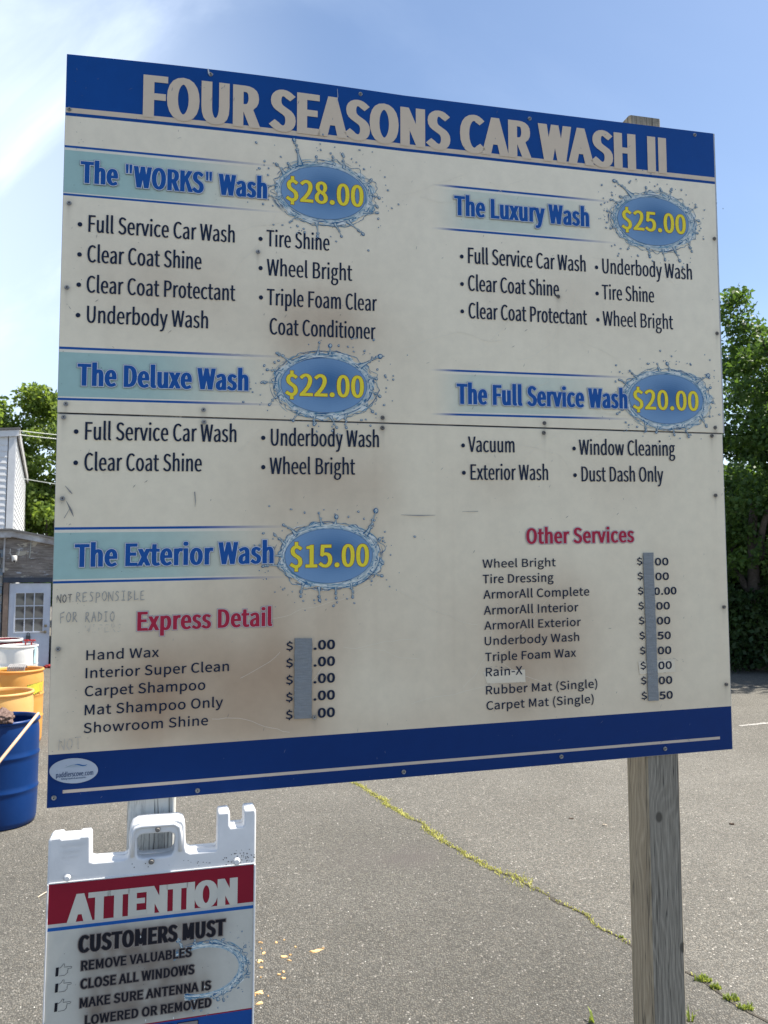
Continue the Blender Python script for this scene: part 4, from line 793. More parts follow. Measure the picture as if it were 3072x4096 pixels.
grey1 = wood('grey_weathered_timber', (.16, .142, .112), (.45, .405, .33), 330, [(.045, 1.20, .035, 9.0), (.128, .73, .035, 9.0), (.05, 2.6, .03, 8.0)], seed=1.0)
grey2 = wood('tan_weathered_timber', (.25, .195, .125), (.55, .455, .325), 300, [(.03, 1.25, .012, 4.0)], seed=4.0)
wht1 = wood('whitewashed_timber', (.20, .20, .19), (.40, .40, .385), 420, [(.118, 1.335, .028, 8.0)], white=.82, seed=7.0)
tag(post(2.061, .137, .142, 3.905, 0, [grey1, grey2]), 'bare grey square timber post')
tag(post(.2315, .145, .142, 3.80, 0, [wht1, wht1]), 'whitewashed square timber post')

# ============================================================ attention sign screwed to the left post
AY = R(15.5); AO = Vector((-.73, 2.40, 0)); AU = Vector((math.cos(AY), math.sin(AY), 0)); AN = Vector((math.sin(AY), -math.cos(AY), 0))
def PA(u, z, d=0.0): return AO + AU * u + ZV * z + AN * d
AORG = AO + Vector((0, 0, .25)) + AU * .035
frame = thing('plastic_sign_frame', AORG, 'white moulded plastic attention sign screwed to the whitewashed post', 'sign')
def frame_shell(dpos, thick, mirror=False, rad=.006):
    out = [(-.2655, .24), (-.2663, 1.3122), (-.2580, 1.3200), (-.2325, 1.3215), (-.2280, 1.3155), (-.1830, 1.3150), (-.1780, 1.3195), (-.1540, 1.3195), (-.1496, 1.3130), (-.1475, 1.2440), (-.1380, 1.2405), (-.0560, 1.2395), (-.0445, 1.2440), (-.0405, 1.2560), (-.0400, 1.3200), (-.0330, 1.3370), (-.0170, 1.3450), (.0190, 1.3460), (.1020, 1.3450), (.1170, 1.3380), (.1230, 1.3240), (.1260, 1.2600), (.1300, 1.2470), (.1400, 1.2415), (.2150, 1.2410), (.2205, 1.2470), (.2215, 1.3480), (.2260, 1.3540), (.2535, 1.3545), (.2585, 1.3490), (.2590, 1.3130), (.2640, 1.3060), (.2980, 1.3060), (.3020, 1.3120), (.3020, 1.3500), (.3060, 1.3560), (.3340, 1.3565), (.3390, 1.3500), (.3400, 1.3380), (.3405, .24)]
    hole = [(-.0177, 1.2960), (-.0100, 1.3060), (.0000, 1.3080), (.0780, 1.3070), (.0900, 1.3010), (.0935, 1.2900), (.0915, 1.2510), (.0830, 1.2400), (.0700, 1.2375), (.0000, 1.2370), (-.0120, 1.2400), (-.0165, 1.2500)]
    c = bpy.data.curves.new('shell', 'CURVE'); c.dimensions = '2D'; c.fill_mode = 'BOTH'; c.extrude = thick / 2 - rad; c.bevel_depth = rad; c.bevel_resolution = 2; c.offset = -rad
    for P_, rev in ((out, False), (hole, False)):
        sp_ = c.splines.new('POLY'); sp_.points.add(len(P_) - 1); sp_.use_cyclic_u = True
        for k, (x, y) in enumerate(P_): sp_.points[k].co = (x, y, 0, 1)
    o = bpy.data.objects.new('tmp', c); COL.objects.link(o); bpy.context.view_layer.update()
    me = bpy.data.meshes.new_from_object(o.evaluated_get(bpy.context.evaluated_depsgraph_get())); bpy.data.objects.remove(o)
    for v in me.vertices: v.co = PA(v.co.x, v.co.y, v.co.z + dpos) - AORG
    me.materials.clear(); me.materials.append(M['plastic']); me.name = 'shell'
    # faces wound outwards
    bm = bmesh.new(); bm.from_mesh(me); bmesh.ops.remove_doubles(bm, verts=bm.verts, dist=1e-5); bmesh.ops.recalc_face_normals(bm, faces=bm.faces); bm.to_mesh(me); bm.free()
    ob = bpy.data.objects.new('shell', me); COL.objects.link(ob); ob.parent = frame
    return ob
M['plastic'] = noisy('white_moulded_plastic', (.74, .75, .76), (.62, .63, .64), 7, .45, 0.03)
front = frame_shell(-.0235, .045); rear = frame_shell(-.0635, .030)
# raised lip round the printed sheet
mb = MB()
for (u0, u1, z0, z1) in ((-.2655, -.2612, .27, 1.1895), (.3345, .3400, .27, 1.1885)): mb.box(PA((u0 + u1) / 2, (z0 + z1) / 2, .0015), (u1 - u0, .005, z1 - z0), AY)
mb.box(PA(.0370, 1.1915, .0005), (.5980, .0022, .0030), AY); mb.build('rim', M['plastic'], frame, AORG, bevel=.0015)
mb = MB()                              # thickening round the handle
def bar(pts, r_):
    mb.tube([PA(u, z, .0005) for u, z in pts], r_, 10, True)
bar([(-.030, 1.245), (-.0295, 1.315), (-.022, 1.328), (-.005, 1.333), (.090, 1.332), (.106, 1.322), (.110, 1.300), (.110, 1.250)], .0062)
mb.build('handle_bead', M['plastic'], frame, AORG, smooth=True)

# sheet
asheet = MB(); us = np.linspace(-.2606, .3340, 110)
zm = [1.0756, 1.0659, 1.0560, .7600, .7562]
zs = rows(.28, 1.1885, zm, .008)
Ag, Bg = np.meshgrid(us, zs); C = np.ones(Ag.shape + (3,)) * np.array([.56, .55, .49])
st = np.clip(.95 * gaussbox(Ag, Bg, -.16, .25, .975, 1.045, .010) + .75 * gaussbox(Ag, Bg, -.155, .145, .925, .97, .012) + .75 * gaussbox(Ag, Bg, -.155, .155, .875, .915, .012) + .85 * gaussbox(Ag, Bg, -.155, .20, .775, .865, .012) + .35 * gaussbox(Ag, Bg, -.17, .22, .765, 1.05, .02), 0, 1) * (.8 + .3 * soft_noise(Ag * 9, Bg * 9, 5))
st = np.clip(st, 0, 1)[..., None] * .85; C = C * (1 - st) + np.array([.17, .13, .10]) * st
C[Bg > 1.0756] = (.25, .012, .03); C[(Bg <= 1.0756) & (Bg > 1.0659)] = (.52, .51, .48); C[(Bg <= 1.0659) & (Bg > 1.0560)] = (.012, .10, .36); C[(Bg <= .7600) & (Bg > .7562)] = (.26, .02, .04); C[Bg <= .7562] = (.012, .075, .30)
nb, na = Ag.shape; fs = [(j * na + i, j * na + i + 1, (j + 1) * na + i + 1, (j + 1) * na + i) for j in range(nb - 1) for i in range(na - 1)]
me = bpy.data.meshes.new('printed_sheet'); me.from_pydata([tuple(PA(Ag[j, i], Bg[j, i], .0012) - AORG) for j in range(nb) for i in range(na)], [], fs); me.update(); me.materials.append(M['print'])
ca = me.color_attributes.new('Col', 'FLOAT_COLOR', 'POINT'); arr = np.ones((nb * na, 4), np.float32); arr[:, :3] = C.reshape(-1, 3); ca.data.foreach_set('color', arr.ravel())
sheet = bpy.data.objects.new('printed_sheet', me); COL.objects.link(sheet); sheet.parent = frame
BK = (.012, .013, .02); kw = dict(PP=PA, org=AORG)
letters(sheet, 'ATTENTION', -.2070, .2848, 1.0735, .0815, .30, .20, (.56, .55, .49), .0020, gap=.0, spread=.12, **kw)
lay = [(.0034, (.30, .27, .245)), (.0027, (.42, .39, .36)), (.0019, (.16, .13, .115))]
letters(sheet, 'CUSTOMERS MUST', -.1745, .2495, .9865, .0480, .235, .175, BK, .0026, lay, **kw)
lay = [(.0026, (.27, .24, .215)), (.0019, (.17, .145, .13))]
letters(sheet, 'REMOVE VALUABLES', -.1650, .1494, .9358, .0268, .205, .165, BK, .0026, lay, **kw)
letters(sheet, 'CLOSE ALL WINDOWS', -.1655, .1584, .8842, .0275, .205, .165, BK, .0026, lay, **kw)
letters(sheet, 'MAKE SURE ANTENNA IS', -.1658, .2086, .8315, .0265, .205, .165, BK, .0026, lay, **kw)
letters(sheet, 'LOWERED OR REMOVED', -.1502, .2104, .7815, .0262, .205, .165, BK, .0026, lay, **kw)
letters(sheet, 'LOST', -.06, .171, .668, .0790, .26, .19, (.23, .21, .21), .0026, [(.0022, (.01, .01, .03))], **kw)
sm = splash(None, .185, .8895, .108, .0680, 0, 9, .0016, PA, AORG, (0, 6.2832), .62)
# only the right half of that splash shows; the rest is hidden under the washed-out text
keep = [i for i, f in enumerate(sm.f) if (Vector(sm.v[f[0]]) - AO).dot(AU) > (.10 if Vector(sm.v[f[0]]).z > .93 else .13) and (Vector(sm.v[f[0]]) - AO).dot(AU) < .3335]
sm.f = [sm.f[i] for i in keep]; sm.c = [sm.c[i] for i in keep]; sm.mi = [sm.mi[i] for i in keep]; sm.build('water_splash', M['ink'], sheet, AORG, cols=True)
for zb in (.9285, .8836, .8301):       # pointing hands
    mb = MB(); o = lambda x, y: (-.2350 + x, zb + y)
    mb.add([PA(*o(*q), .0024) for q in [(0, 0), (.0078, .0005), (.0090, .0250), (.0012, .0245)]], [(0, 1, 2, 3)], BK)
    ribbon(mb, [o(*q) for q in [(.0100, .0215), (.0170, .0262), (.0215, .0335), (.0245, .0325), (.0240, .0270), (.0230, .0235), (.0420, .0235), (.0448, .0215), (.0430, .0185), (.0330, .0180), (.0345, .0150), (.0325, .0115), (.0335, .0080), (.0300, .0040), (.0265, .0010), (.0105, .0005)]], .0011, BK, PA, .0024)
    mb.build('pointing_hand', M['ink'], sheet, AORG, cols=True)
mb = MB(); rnd = random.Random(21)
for _ in range(34): disc(mb, rnd.uniform(-.25, .33), rnd.uniform(.77, 1.04), rnd.uniform(.0005, .0013), rnd.uniform(.0006, .0015), (.07, .08, .09), PA, .003, 6)
for (u, z) in ((-.0, 1.012), (.19, .842), (.02, .77), (.1, .765)): disc(mb, u, z, .0012, .004, (.75, .78, .8), PA, .0034, 6)
tag(mb.build('scratches', M['ink'], sheet, AORG, cols=True), kind='stuff')
mb = MB(); rnd = random.Random(5)
for _ in range(70): disc(mb, min(.336, rnd.gauss(.295, .03)) if rnd.random() < .7 else rnd.uniform(-.03, .33), min(1.235, rnd.gauss(1.215, .010)), *(2 * [rnd.uniform(.0007, .0020)]), (.05, .045, .05), PA, .0003, 6)
mb.f = [f for f in mb.f if True]; tag(mb.build('dirt_spots', M['ink'], frame, AORG, cols=True), kind='stuff')
M['emb'] = M['plastic']
letters(front, 'Signicade', -.2360, -.1620, 1.2920, .0105, .14, .12, (.5, .5, .5), .0004, mt='plastic', **kw); letters(front, 'PLASTICADE', -.2290, -.1780, 1.2735, .0075, .17, .13, (.5, .5, .5), .0004, mt='plastic', **kw); letters(front, '800-772-0355', -.2270, -.1820, 1.2590, .0058, .15, .13, (.5, .5, .5), .0004, mt='plastic', **kw)
mb = MB(); ribbon(mb, [(-.2330, 1.2705), (-.1740, 1.2705), (-.1740, 1.2835), (-.2330, 1.2835), (-.2330, 1.2705)], .0007, (1, 1, 1), PA, .0004); mb.build('embossed_box', M['plastic'], front, AORG)
def bolt(u, z, r_, m, d):
    mb = MB(); n_ = 12; rg = lambda q, dd, n_=12: [PA(u + q * math.cos(2 * math.pi * i / n_), z + q * math.sin(2 * math.pi * i / n_), dd) for i in range(n_)]
    a, b, c, e = rg(r_, d), rg(r_, d + .002), rg(r_ * .72, d + .003), rg(r_ * .6, d + .008)
    mb.add(a + b + c + e, [(k * n_ + i, k * n_ + (i + 1) % n_, (k + 1) * n_ + (i + 1) % n_, (k + 1) * n_ + i) for k in range(3) for i in range(n_)] + [tuple(range(3 * n_, 4 * n_))])
    return mb.build('bolt', m, frame, AORG, smooth=False)
bolt(.0425, 1.3210, .0078, M['rust'], .004); bolt(.0261, 1.2275, .0085, M['rust'], .002); bolt(-.2103, 1.2045, .0105, M['plastic'], .004); bolt(.2809, 1.2035, .0120, M['plastic'], .002)

# ============================================================ drums
def plastic(name, col, tr=0.0, trc=None, rough=0.38, dirt=0.15, ad=.10):
    m = mat(name, col, rough, spec=0.25); t = NT(m); v = t.coord('Object')
    f = t.math('MULTIPLY', t.rng(t.noise(v, 3.5, 6, 0.65), 0.40, 0.75), dirt)
    c = t.mix(f, col, tuple(min(1, q * 1.5 + ad) for q in col)); sc2 = t.rng(t.noise(t.coord('Object', (1, 1, .25)), 26, 5, .75), .62, .70, 0, .35); c = t.mix(sc2, c, tuple(min(1, q * 1.3 + ad * 1.3) for q in col)); t.color(c)
    t.bump(t.noise(v, 60, 3, .6), .05, .003)
    if tr:
        tl = t.n('ShaderNodeBsdfTranslucent'); tl.inputs[0].default_value = (*(trc or col), 1)
        ms = t.n('ShaderNodeMixShader', {0: tr}); t.l(t.b.outputs[0], ms.inputs[1]); t.l(tl.outputs[0], ms.inputs[2]); t.l(ms.outputs[0], t.out.inputs[0])
    return m
def drum(c, r_, h, m, label, rotz=0.0, kind='open', ribs=(.36, .66)):
    t = thing('plastic_drum', (c[0], c[1], 0), label, 'drum', None, rotz)
    prof = [(0.0, .012), (r_ * .80, .012), (r_ * .90, 0.0), (r_ * .955, .012), (r_ * .985, .05)]
    for zf in ribs:
        z = h * zf; prof += [(r_ * 1.0, z - .05), (r_ * 1.0, z - .016), (r_ * 1.022, z - .004), (r_ * 1.022, z + .006), (r_ * .998, z + .018), (r_ * 1.0, z + .05)]
    prof += [(r_ * .998, h * .86), (r_ * .985, h * .92), (r_ * .965, h * .955), (r_ * .962, h - .022)]
    mb = MB(); mb.lathe(prof, n=64); o = mb.build('body', m, t, smooth=True)
    mb = MB(); ri = r_ * .962; mb.lathe([(ri - .012, h - .03), (ri - .010, h - .004), (ri - .002, h + .004), (ri + .010, h + .002), (ri + .016, h - .008), (ri + .013, h - .022), (ri + .001, h - .026)], n=64); mb.build('rim', m, t, smooth=True)
    return t
def at_h(x, y, z):                     # the place seen at photo pixel x, y that lies z above the ground
    d = ray(x, y); return EYE + d * ((z - EYE.z) / d.z)
M['blue_p'] = plastic('blue_drum_plastic', (.0005, .026, .125), dirt=.3, ad=.012); M['yel_p'] = plastic('amber_drum_plastic', (.66, .36, .10), .30, (.95, .50, .06), .42, .25); M['yel2_p'] = plastic('pale_amber_drum_plastic', (.70, .44, .17), .28, (.95, .58, .12), .42, .2)
M['wht_p'] = plastic('white_drum_plastic', (.72, .71, .68), .22, (.9, .88, .82), .42, .3); M['red_p'] = plastic('dark_red_drum_plastic', (.16, .012, .02), dirt=.2, ad=.02)
hb = .90
hbb = .865; cb = at_h(10, 2872, hbb); blue = drum(cb, .293, hbb, M['blue_p'], 'open blue plastic drum nearest the camera with a rag over its rim', ribs=(.34, .66))
c4 = at_h(8, 2766, hb); d4 = drum(c4, .298, hb, M['yel2_p'], 'pale yellow open drum right behind the blue drum')
c3 = at_h(72, 2676, hb); d3 = drum(c3, .300, hb, M['yel_p'], 'amber drum with a yellow tag on its side and a mop head on top')
c2 = at_h(74, 2581, hb); d2_ = drum(c2, .302, hb, M['wht_p'], 'white drum with two red spray triggers clipped on its rim')
c1 = at_h(18, 2556, hb); d1_ = drum(c1, .300, hb, M['red_p'], 'dark red drum with a white rim, rearmost of the row')
mb = MB(); mb.lathe([(.285, hb - .03), (.285, hb + .006), (.305, hb + .006), (.308, hb - .035), (.300, hb - .04)], n=48); mb.build('rim_band', M['wht_p'], d1_, smooth=True)
# broken lid ring, printed tag, rags, mop, handle
M['tag'] = noisy('yellow_caution_tag', (.72, .66, .05), (.55, .50, .06), 20, .5); M['blk'] = mat('black_print', (.02, .02, .02), .6)
tg = MB(); n_ = 8
a0 = -.78
for i in range(n_):
    a = a0 + i * .085; b = a + .085; z0, z1 = .585, .735; rr = .312 + .010 * (i == n_ - 1)
    tg.add([(rr * math.cos(a), rr * math.sin(a), z0 + .006 * i), (rr * math.cos(b), rr * math.sin(b), z0 + .006 * (i + 1)), ((rr + .006 * i * .4) * math.cos(b), (rr + .006 * i * .4) * math.sin(b), z1 + .004 * i), (rr * math.cos(a), rr * math.sin(a), z1)], [(0, 1, 2, 3)], mi=0)
    for z_, k in ((z0 + .008 + .006 * i, 0), (z1 - .008 + .004 * i, 1)): tg.add([((rr + .002) * math.cos(a), (rr + .002) * math.sin(a), z_ - .005), ((rr + .002) * math.cos(a + .05), (rr + .002) * math.sin(a + .05), z_ - .005), ((rr + .002) * math.cos(a + .05), (rr + .002) * math.sin(a + .05), z_ + .005), ((rr + .002) * math.cos(a), (rr + .002) * math.sin(a), z_ + .005)], [(0, 1, 2, 3)], mi=1)
tg.build('warning_tag', [M['tag'], M['blk']], d3)
def rag(c, sx, sy, sz, m, name, label, cat, seed=0, n_=60, drape=None):
    mb = MB(); vs = []; fs = []; nn_ = 30
    for j in range(nn_ + 1):
        ph = math.pi * j / nn_
        for i in range(n_):
            th = 2 * math.pi * i / n_; d = Vector((math.sin(ph) * math.cos(th), math.sin(ph) * math.sin(th), math.cos(ph)))
            r_ = 1 + .34 * noise.noise(d * 2.4 + Vector((seed, 0, 0))) + .26 * noise.noise(Vector((d.x * 11, d.y * 11, d.z * 3)) + Vector((seed, 2, 0))); p = Vector((d.x * sx, d.y * sy, d.z * sz)) * r_
            p.z += -.25 * sz * (p.x / sx) ** 2; vs.append(Vector(c) + p)
    for j in range(nn_):
        for i in range(n_): fs.append((j * n_ + i, j * n_ + (i + 1) % n_, (j + 1) * n_ + (i + 1) % n_, (j + 1) * n_ + i))
    mb.add(vs, fs); return tag(mb.build(name, m, org=c, smooth=True), label, cat)
M['rag'] = noisy('brown_terry_rag', (.10, .065, .055), (.22, .15, .13), 34, .95, 1.0); M['rag2'] = noisy('pale_blue_rag', (.30, .52, .60), (.45, .62, .68), 20, .9, .3); M['redc'] = noisy('red_cloth', (.40, .03, .03), (.15, .01, .01), 16, .8)
M['mop'] = noisy('grey_mop_cotton', (.36, .36, .36), (.13, .12, .12), 40, .9, .4, sc3=(8, 1, 1))
rp = at_h(32, 2858, hbb + .05); rag((rp.x, rp.y - .10, hbb + .045), .088, .085, .060, M['rag'], 'rag', 'crumpled brown rag stuffed over the rim of the blue drum', 'rag', 2.2)
mp = at_h(76, 2664, hb + .02); mm = MB()
for k in range(9):
    x = -.10 + k * .025; mm.tube([(x, .03, .00), (x + .004, .0, .034), (x + .002, -.04, .006), (x + .003, -.055, -.04)], [.012, .014, .013, .008], 8)
tag(mm.build('mop_head', M['mop'], loc=(mp.x + .03, mp.y - .10, hb + .012)), 'grey cotton mop head lying over the rim of the amber drum', 'mop')
M['han'] = noisy('wooden_handle', (.52, .32, .19), (.62, .44, .30), 10, .5, sc3=(1, 1, .1))
hd = MB(); p_t = at(156, 2850, 6.30); p_m = at(0, 3043, 5.95); p_b = p_t + (p_m - p_t) * (p_t.z / (p_t.z - p_m.z)); dd = (p_t - p_b).normalized(); hd.tube([p_b, p_t - dd * .01, p_t], [.0125, .0125, .007], 14)
tag(hd.build('broom_handle', M['han'], org=p_b, smooth=True), 'long bare wooden handle leaning across the front of the blue drum', 'handle')
M['redp'] = mat('red_plastic', (.55, .03, .025), .35)
def trig(dx, lab):
    q = at_h(100 + dx, 2572, hb + .02); mb = MB(); mb.tube([(0, 0, -.035), (0, 0, .025)], .012, 8); mb.box((.018, -.005, .045), (.075, .024, .026)); mb.tube([(.045, 0, .045), (.072, -.01, .038)], [.010, .006], 8); mb.tube([(.020, 0, .035), (.038, -.01, -.004)], .006, 6)
    tag(mb.build('spray_trigger', M['redp'], loc=(q.x, q.y, hb + .02)), lab, 'spray trigger')
trig(2, 'left one of two red spray triggers on the white drum rim'); trig(26, 'right one of two red spray triggers on the white drum rim')
bl_ = MB(); q = c2; a = -.28
vs = []
for j in range(7):
    for i in range(5): aa = a + i * .06; rr = .318 + .006 * math.sin(i * 2 + j); vs.append((q.x + rr * math.cos(aa), q.y + rr * math.sin(aa), hb - .02 - j * .045 + .01 * math.sin(i)))
bl_.add(vs, [(j * 5 + i, j * 5 + i + 1, (j + 1) * 5 + i + 1, (j + 1) * 5 + i) for j in range(6) for i in range(4)])
tag(bl_.build('cloth', M['rag2'], org=(q.x, q.y, 0), smooth=True), 'pale blue cloth hanging down the right side of the white drum', 'cloth')

# ============================================================ car wash building
EX = Vector((.9153, .4027, 0)); GX = Vector((-.4027, .9153, 0))
M['sid'] = noisy('white_vinyl_siding', (.60, .61, .62), (.68, .69, .70), 3, .45, sc3=(1, 1, 1)); M['trim'] = noisy('white_trim_paint', (.66, .67, .68), (.56, .57, .58), 5, .5); M['eave'] = noisy('weathered_rake_board', (.24, .225, .21), (.50, .50, .49), 5, .8)
M['roof'] = noisy('grey_roof_felt', (.10, .10, .10), (.16, .155, .15), 8, .9)
u0 = at(41, 2290, 18.5); u0 = Vector((u0.x, u0.y, 0))
wing = thing('upper_building', u0, 'white clapboard building rising behind the peeling garage front', 'building')
def W(s, g_, z): return u0 + EX * s + GX * g_ + ZV * z
zt, zb_ = at(62, 1735, 18.5).z, 2.95
W0 = 6.0; LEN = 19.0
mb = MB(); mb.box(W(-W0 / 2, LEN / 2 , (zt + zb_) / 2 - 1.4) + GX * .05 - EX * .05, (W0 - .1, LEN, zt - zb_ + 2.9), axes=(EX, GX, ZV)); mb.build('wall', M['trim'], wing, u0)
sp_h = (zt - zb_) / 17
def board_mesh(axL, axN, L, par, c0):
    me = None
    for k in range(17):
        z = zb_ + k * sp_h
        if me is None:
            mb = MB(); a = axL * (L / 2); mb.add([-a + axN * .004, a + axN * .004, a + axN * .030 , -a + axN * .030, -a + axN * .004 + ZV * sp_h * 1.04, a + axN * .004 + ZV * sp_h * 1.04, a + axN * .012 + ZV * sp_h * 1.04, -a + axN * .012 + ZV * sp_h * 1.04], [(0, 3, 2, 1), (3, 7, 6, 2), (0, 1, 5, 4), (4, 5, 6, 7), (0, 4, 7, 3), (1, 2, 6, 5)])
            o = mb.build('siding_board', M['sid'], par, loc=c0 + ZV * z - u0); me = o
        else: copy_of(me, c0 + ZV * z - u0)
board_mesh(EX, -GX, W0 - .16, wing, W(-W0 / 2 - .08, 0, 0)); board_mesh(GX, EX, LEN - .1, wing, W(0, LEN / 2 + .05, 0))
mb = MB(); mb.box(W(-.06, -.0165, (zt + zb_) / 2), (.15, .033, zt - zb_), axes=(EX, GX, ZV)); mb.build('corner_board', M['trim'], wing, u0)
mb = MB(); mb.box(W(.0165, .06, (zt + zb_) / 2), (.033, .12, zt - zb_), axes=(EX, GX, ZV)); mb.build('corner_board', M['trim'], wing, u0)
# shed roof: rises to the front corner on the right, gutter board along the side
sl = -.10
mb = MB()
def prism(mb, a, b, c, d, th): q = [a, b, c, d]; mb.add([p for p in q] + [p + ZV * th for p in q], [(0, 3, 2, 1), (4, 5, 6, 7), (0, 1, 5, 4), (1, 2, 6, 5), (2, 3, 7, 6), (3, 0, 4, 7)])
prism(mb, W(.10, -.12, zt + .10), W(.10, LEN + .1, zt + .10), W(-W0, LEN + .1, zt - .62), W(-W0, -.12, zt - .62), .05); mb.build('roof', M['roof'], wing, u0)
mb = MB(); prism(mb, W(.08, -.09, zt - .06), W(.08, -.05, zt - .06), W(-W0, -.05, zt - .78), W(-W0, -.09, zt - .78), .15); mb.build('rake_board', M['trim'], wing, u0)
mb = MB(); prism(mb, W(.06, 0, zt - .10), W(.10, 0, zt - .10), W(.10, LEN, zt - .10), W(.06, LEN, zt - .10), .19); mb.build('eave_board', M['eave'], wing, u0)
mb = MB(); mb.tube([W(.12, LEN - .5, zt - .2), W(.12, LEN - .5, 3.0)], .07, 10); mb.build('downpipe', M['trim'], wing, u0)

f0 = at(40, 2290, 17.0); f0 = Vector((f0.x, f0.y, 0))              # foot of the door's left side
garage = thing('garage_building', f0, 'low garage front of peeling plywood and painted block with a white door', 'building')
def Q(s, g_, z): return f0 + EX * s + GX * g_ + ZV * z
DW, DH = .84, 1.86
def ply():
    m = mat('peeling_plywood', (.2, .18, .16), .85, spec=.2); t = NT(m); v = t.coord(); st = t.noise(t.coord('Object', (1, 1, 9)), 3.2, 7, .65, .6)
    c = t.mix(t.rng(st, .32, .66), (.10, .085, .075), (.29, .26, .235)); c = t.mix(t.rng(t.noise(t.coord('Object', (1.3, 1.3, 2.6), (0, 0, 3)), 2.1, 6, .6), .60, .625), c, (.42, .38, .31))
    c = t.mix(t.rng(t.noise(t.coord('Object', (1, 1, 4), (4, 0, 3)), 4.2, 7, .7), .60, .66), c, (.40, .42, .45)); t.color(c); t.bump(st, .5, .01); return m
def block():
    m = mat('painted_block', (.3, .3, .3), .85, spec=.2); t = NT(m); v = t.coord(); c = t.mix(t.rng(t.noise(v, 2.3, 5, .6), .35, .65), (.24, .225, .195), (.36, .34, .30))
    c = t.mix(t.rng(t.noise(t.coord('Object', (1, 1, 1.6), (2, 1, .6)), 1.6, 4, .6), .50, .60, 0, .75), c, (.11, .20, .30)); t.color(c); t.bump(t.noise(v, 60, 4, .6), .3, .005); return m
M['ply'] = ply(); M['blk_w'] = block(); M['mort'] = noisy('mortar', (.15, .145, .14), (.2, .19, .18), 20, .9)
M['fas'] = noisy('peeling_white_fascia', (.55, .56, .58), (.20, .17, .15), 3.2, .7, .2); M['dkw'] = noisy('dark_frame_paint', (.012, .022, .045), (.03, .04, .06), 8, .5); M['brn'] = noisy('brown_jamb', (.12, .085, .07), (.2, .15, .12), 12, .7)
# masonry left of the door, blocks one by one
mb = MB(); mb.box(Q(-1.62, .14, 1.38), (2.96, .18, 2.76), axes=(EX, GX, ZV)); mb.build('mortar_wall', M['mort'], garage, f0)
bm_ = None
for r_ in range(13):
    for k in range(7):
        L = .40; s = -.14 - (.2 if r_ % 2 else 0) - k * L - .2
        if r_ % 2 and k == 0:
            mb = MB(); mb.box((0, 0, 0), (.19, .05, .19), axes=(EX, GX, ZV)); mb.build('block', M['blk_w'], garage, loc=Q(-.235, .035, .1 + r_ * .2) - f0, bevel=.004)
        if s < -3.0: continue
        if bm_ is None:
            mb = MB(); mb.box((0, 0, 0), (.39, .05, .19), axes=(EX, GX, ZV)); bm_ = mb.build('block', M['blk_w'], garage, loc=Q(s, .035, .1 + r_ * .2) - f0, bevel=.004)
        else: copy_of(bm_, Q(s, .035, .1 + r_ * .2) - f0)
def roof_z(s): return 3.02 - .20 * max(0, s - .0) if s > 0 else 3.02 - .03 * max(0, -s)
# plywood above and right of the door
mb = MB(); y0 = .02
S1 = 3.6
pts = [(-.13, DH + .13), (DW + .14, DH + .13), (DW + .14, 0), (S1, 0), (S1, roof_z(S1) - .05), (1.2, roof_z(1.2) - .05), (0, roof_z(0) - .05), (-.13, roof_z(-.13) - .05)]
n_ = len(pts); F_ = [Q(s, y0, z) for s, z in pts]; B_ = [Q(s, y0 + .12, z) for s, z in pts]
mb.add(F_ + B_, [tuple(range(n_)), tuple(range(2 * n_ - 1, n_ - 1, -1))] + [(i, i + n_, (i + 1) % n_ + n_, (i + 1) % n_) for i in range(n_)]); mb.build('plywood_wall', M['ply'], garage, f0)
mb = MB(); mb.box(Q(-1.62, .08, 2.80), (2.96, .10, .36), axes=(EX, GX, ZV)); mb.build('plywood_band', M['ply'], garage, f0)
for s_, z_, w_, h_ in ((1.9, 2.30, .004, .9), (.32, 2.60, .006, .62), (2.2, 2.36, 3.2, .006)):
    mb = MB(); mb.box(Q(s_, .017, z_), (w_, .004, h_), axes=(EX, GX, ZV)); mb.build('panel_joint', M['brn'], garage, f0)
mb = MB()
def strip(mb, s0, s1, th, ov, g0, g1): prism(mb, Q(s0, g0, roof_z(s0) - th), Q(s1, g0, roof_z(s1) - th), Q(s1, g1, roof_z(s1) - th), Q(s0, g1, roof_z(s0) - th), th + ov)
strip(mb, -3.2, 0, .15, .0, -.10, .02); strip(mb, 0.0, S1 + .15, .13, .0, -.10, .0195); mb.build('fascia', M['fas'], garage, f0)
mb = MB(); strip(mb, -3.25, 0, -.002, .045, -.16, 9); strip(mb, 0, S1 + .25, -.002, .044, -.158, 9); mb.build('roof', M['roof'], garage, f0)
mb = MB(); mb.box(Q(S1 - .06, 4.6, 1.1), (.12, 9, 2.2), axes=(EX, GX, ZV)); mb.build('side_wall', M['ply'], garage, f0)
mb = MB(); mb.box(Q(DW / 2 + .0, -.005, DH + .075), (DW + .26, .07, .11), axes=(EX, GX, ZV)); mb.build('door_header', M['dkw'], garage, f0)
for s_, m_ in ((-.065, 'brn'), (DW + .085, 'dkw')):
    mb = MB(); mb.box(Q(s_, 0.0, DH / 2 + .01), (.10, .07, DH + .02), axes=(EX, GX, ZV)); mb.build('door_jamb', M[m_], garage, f0)
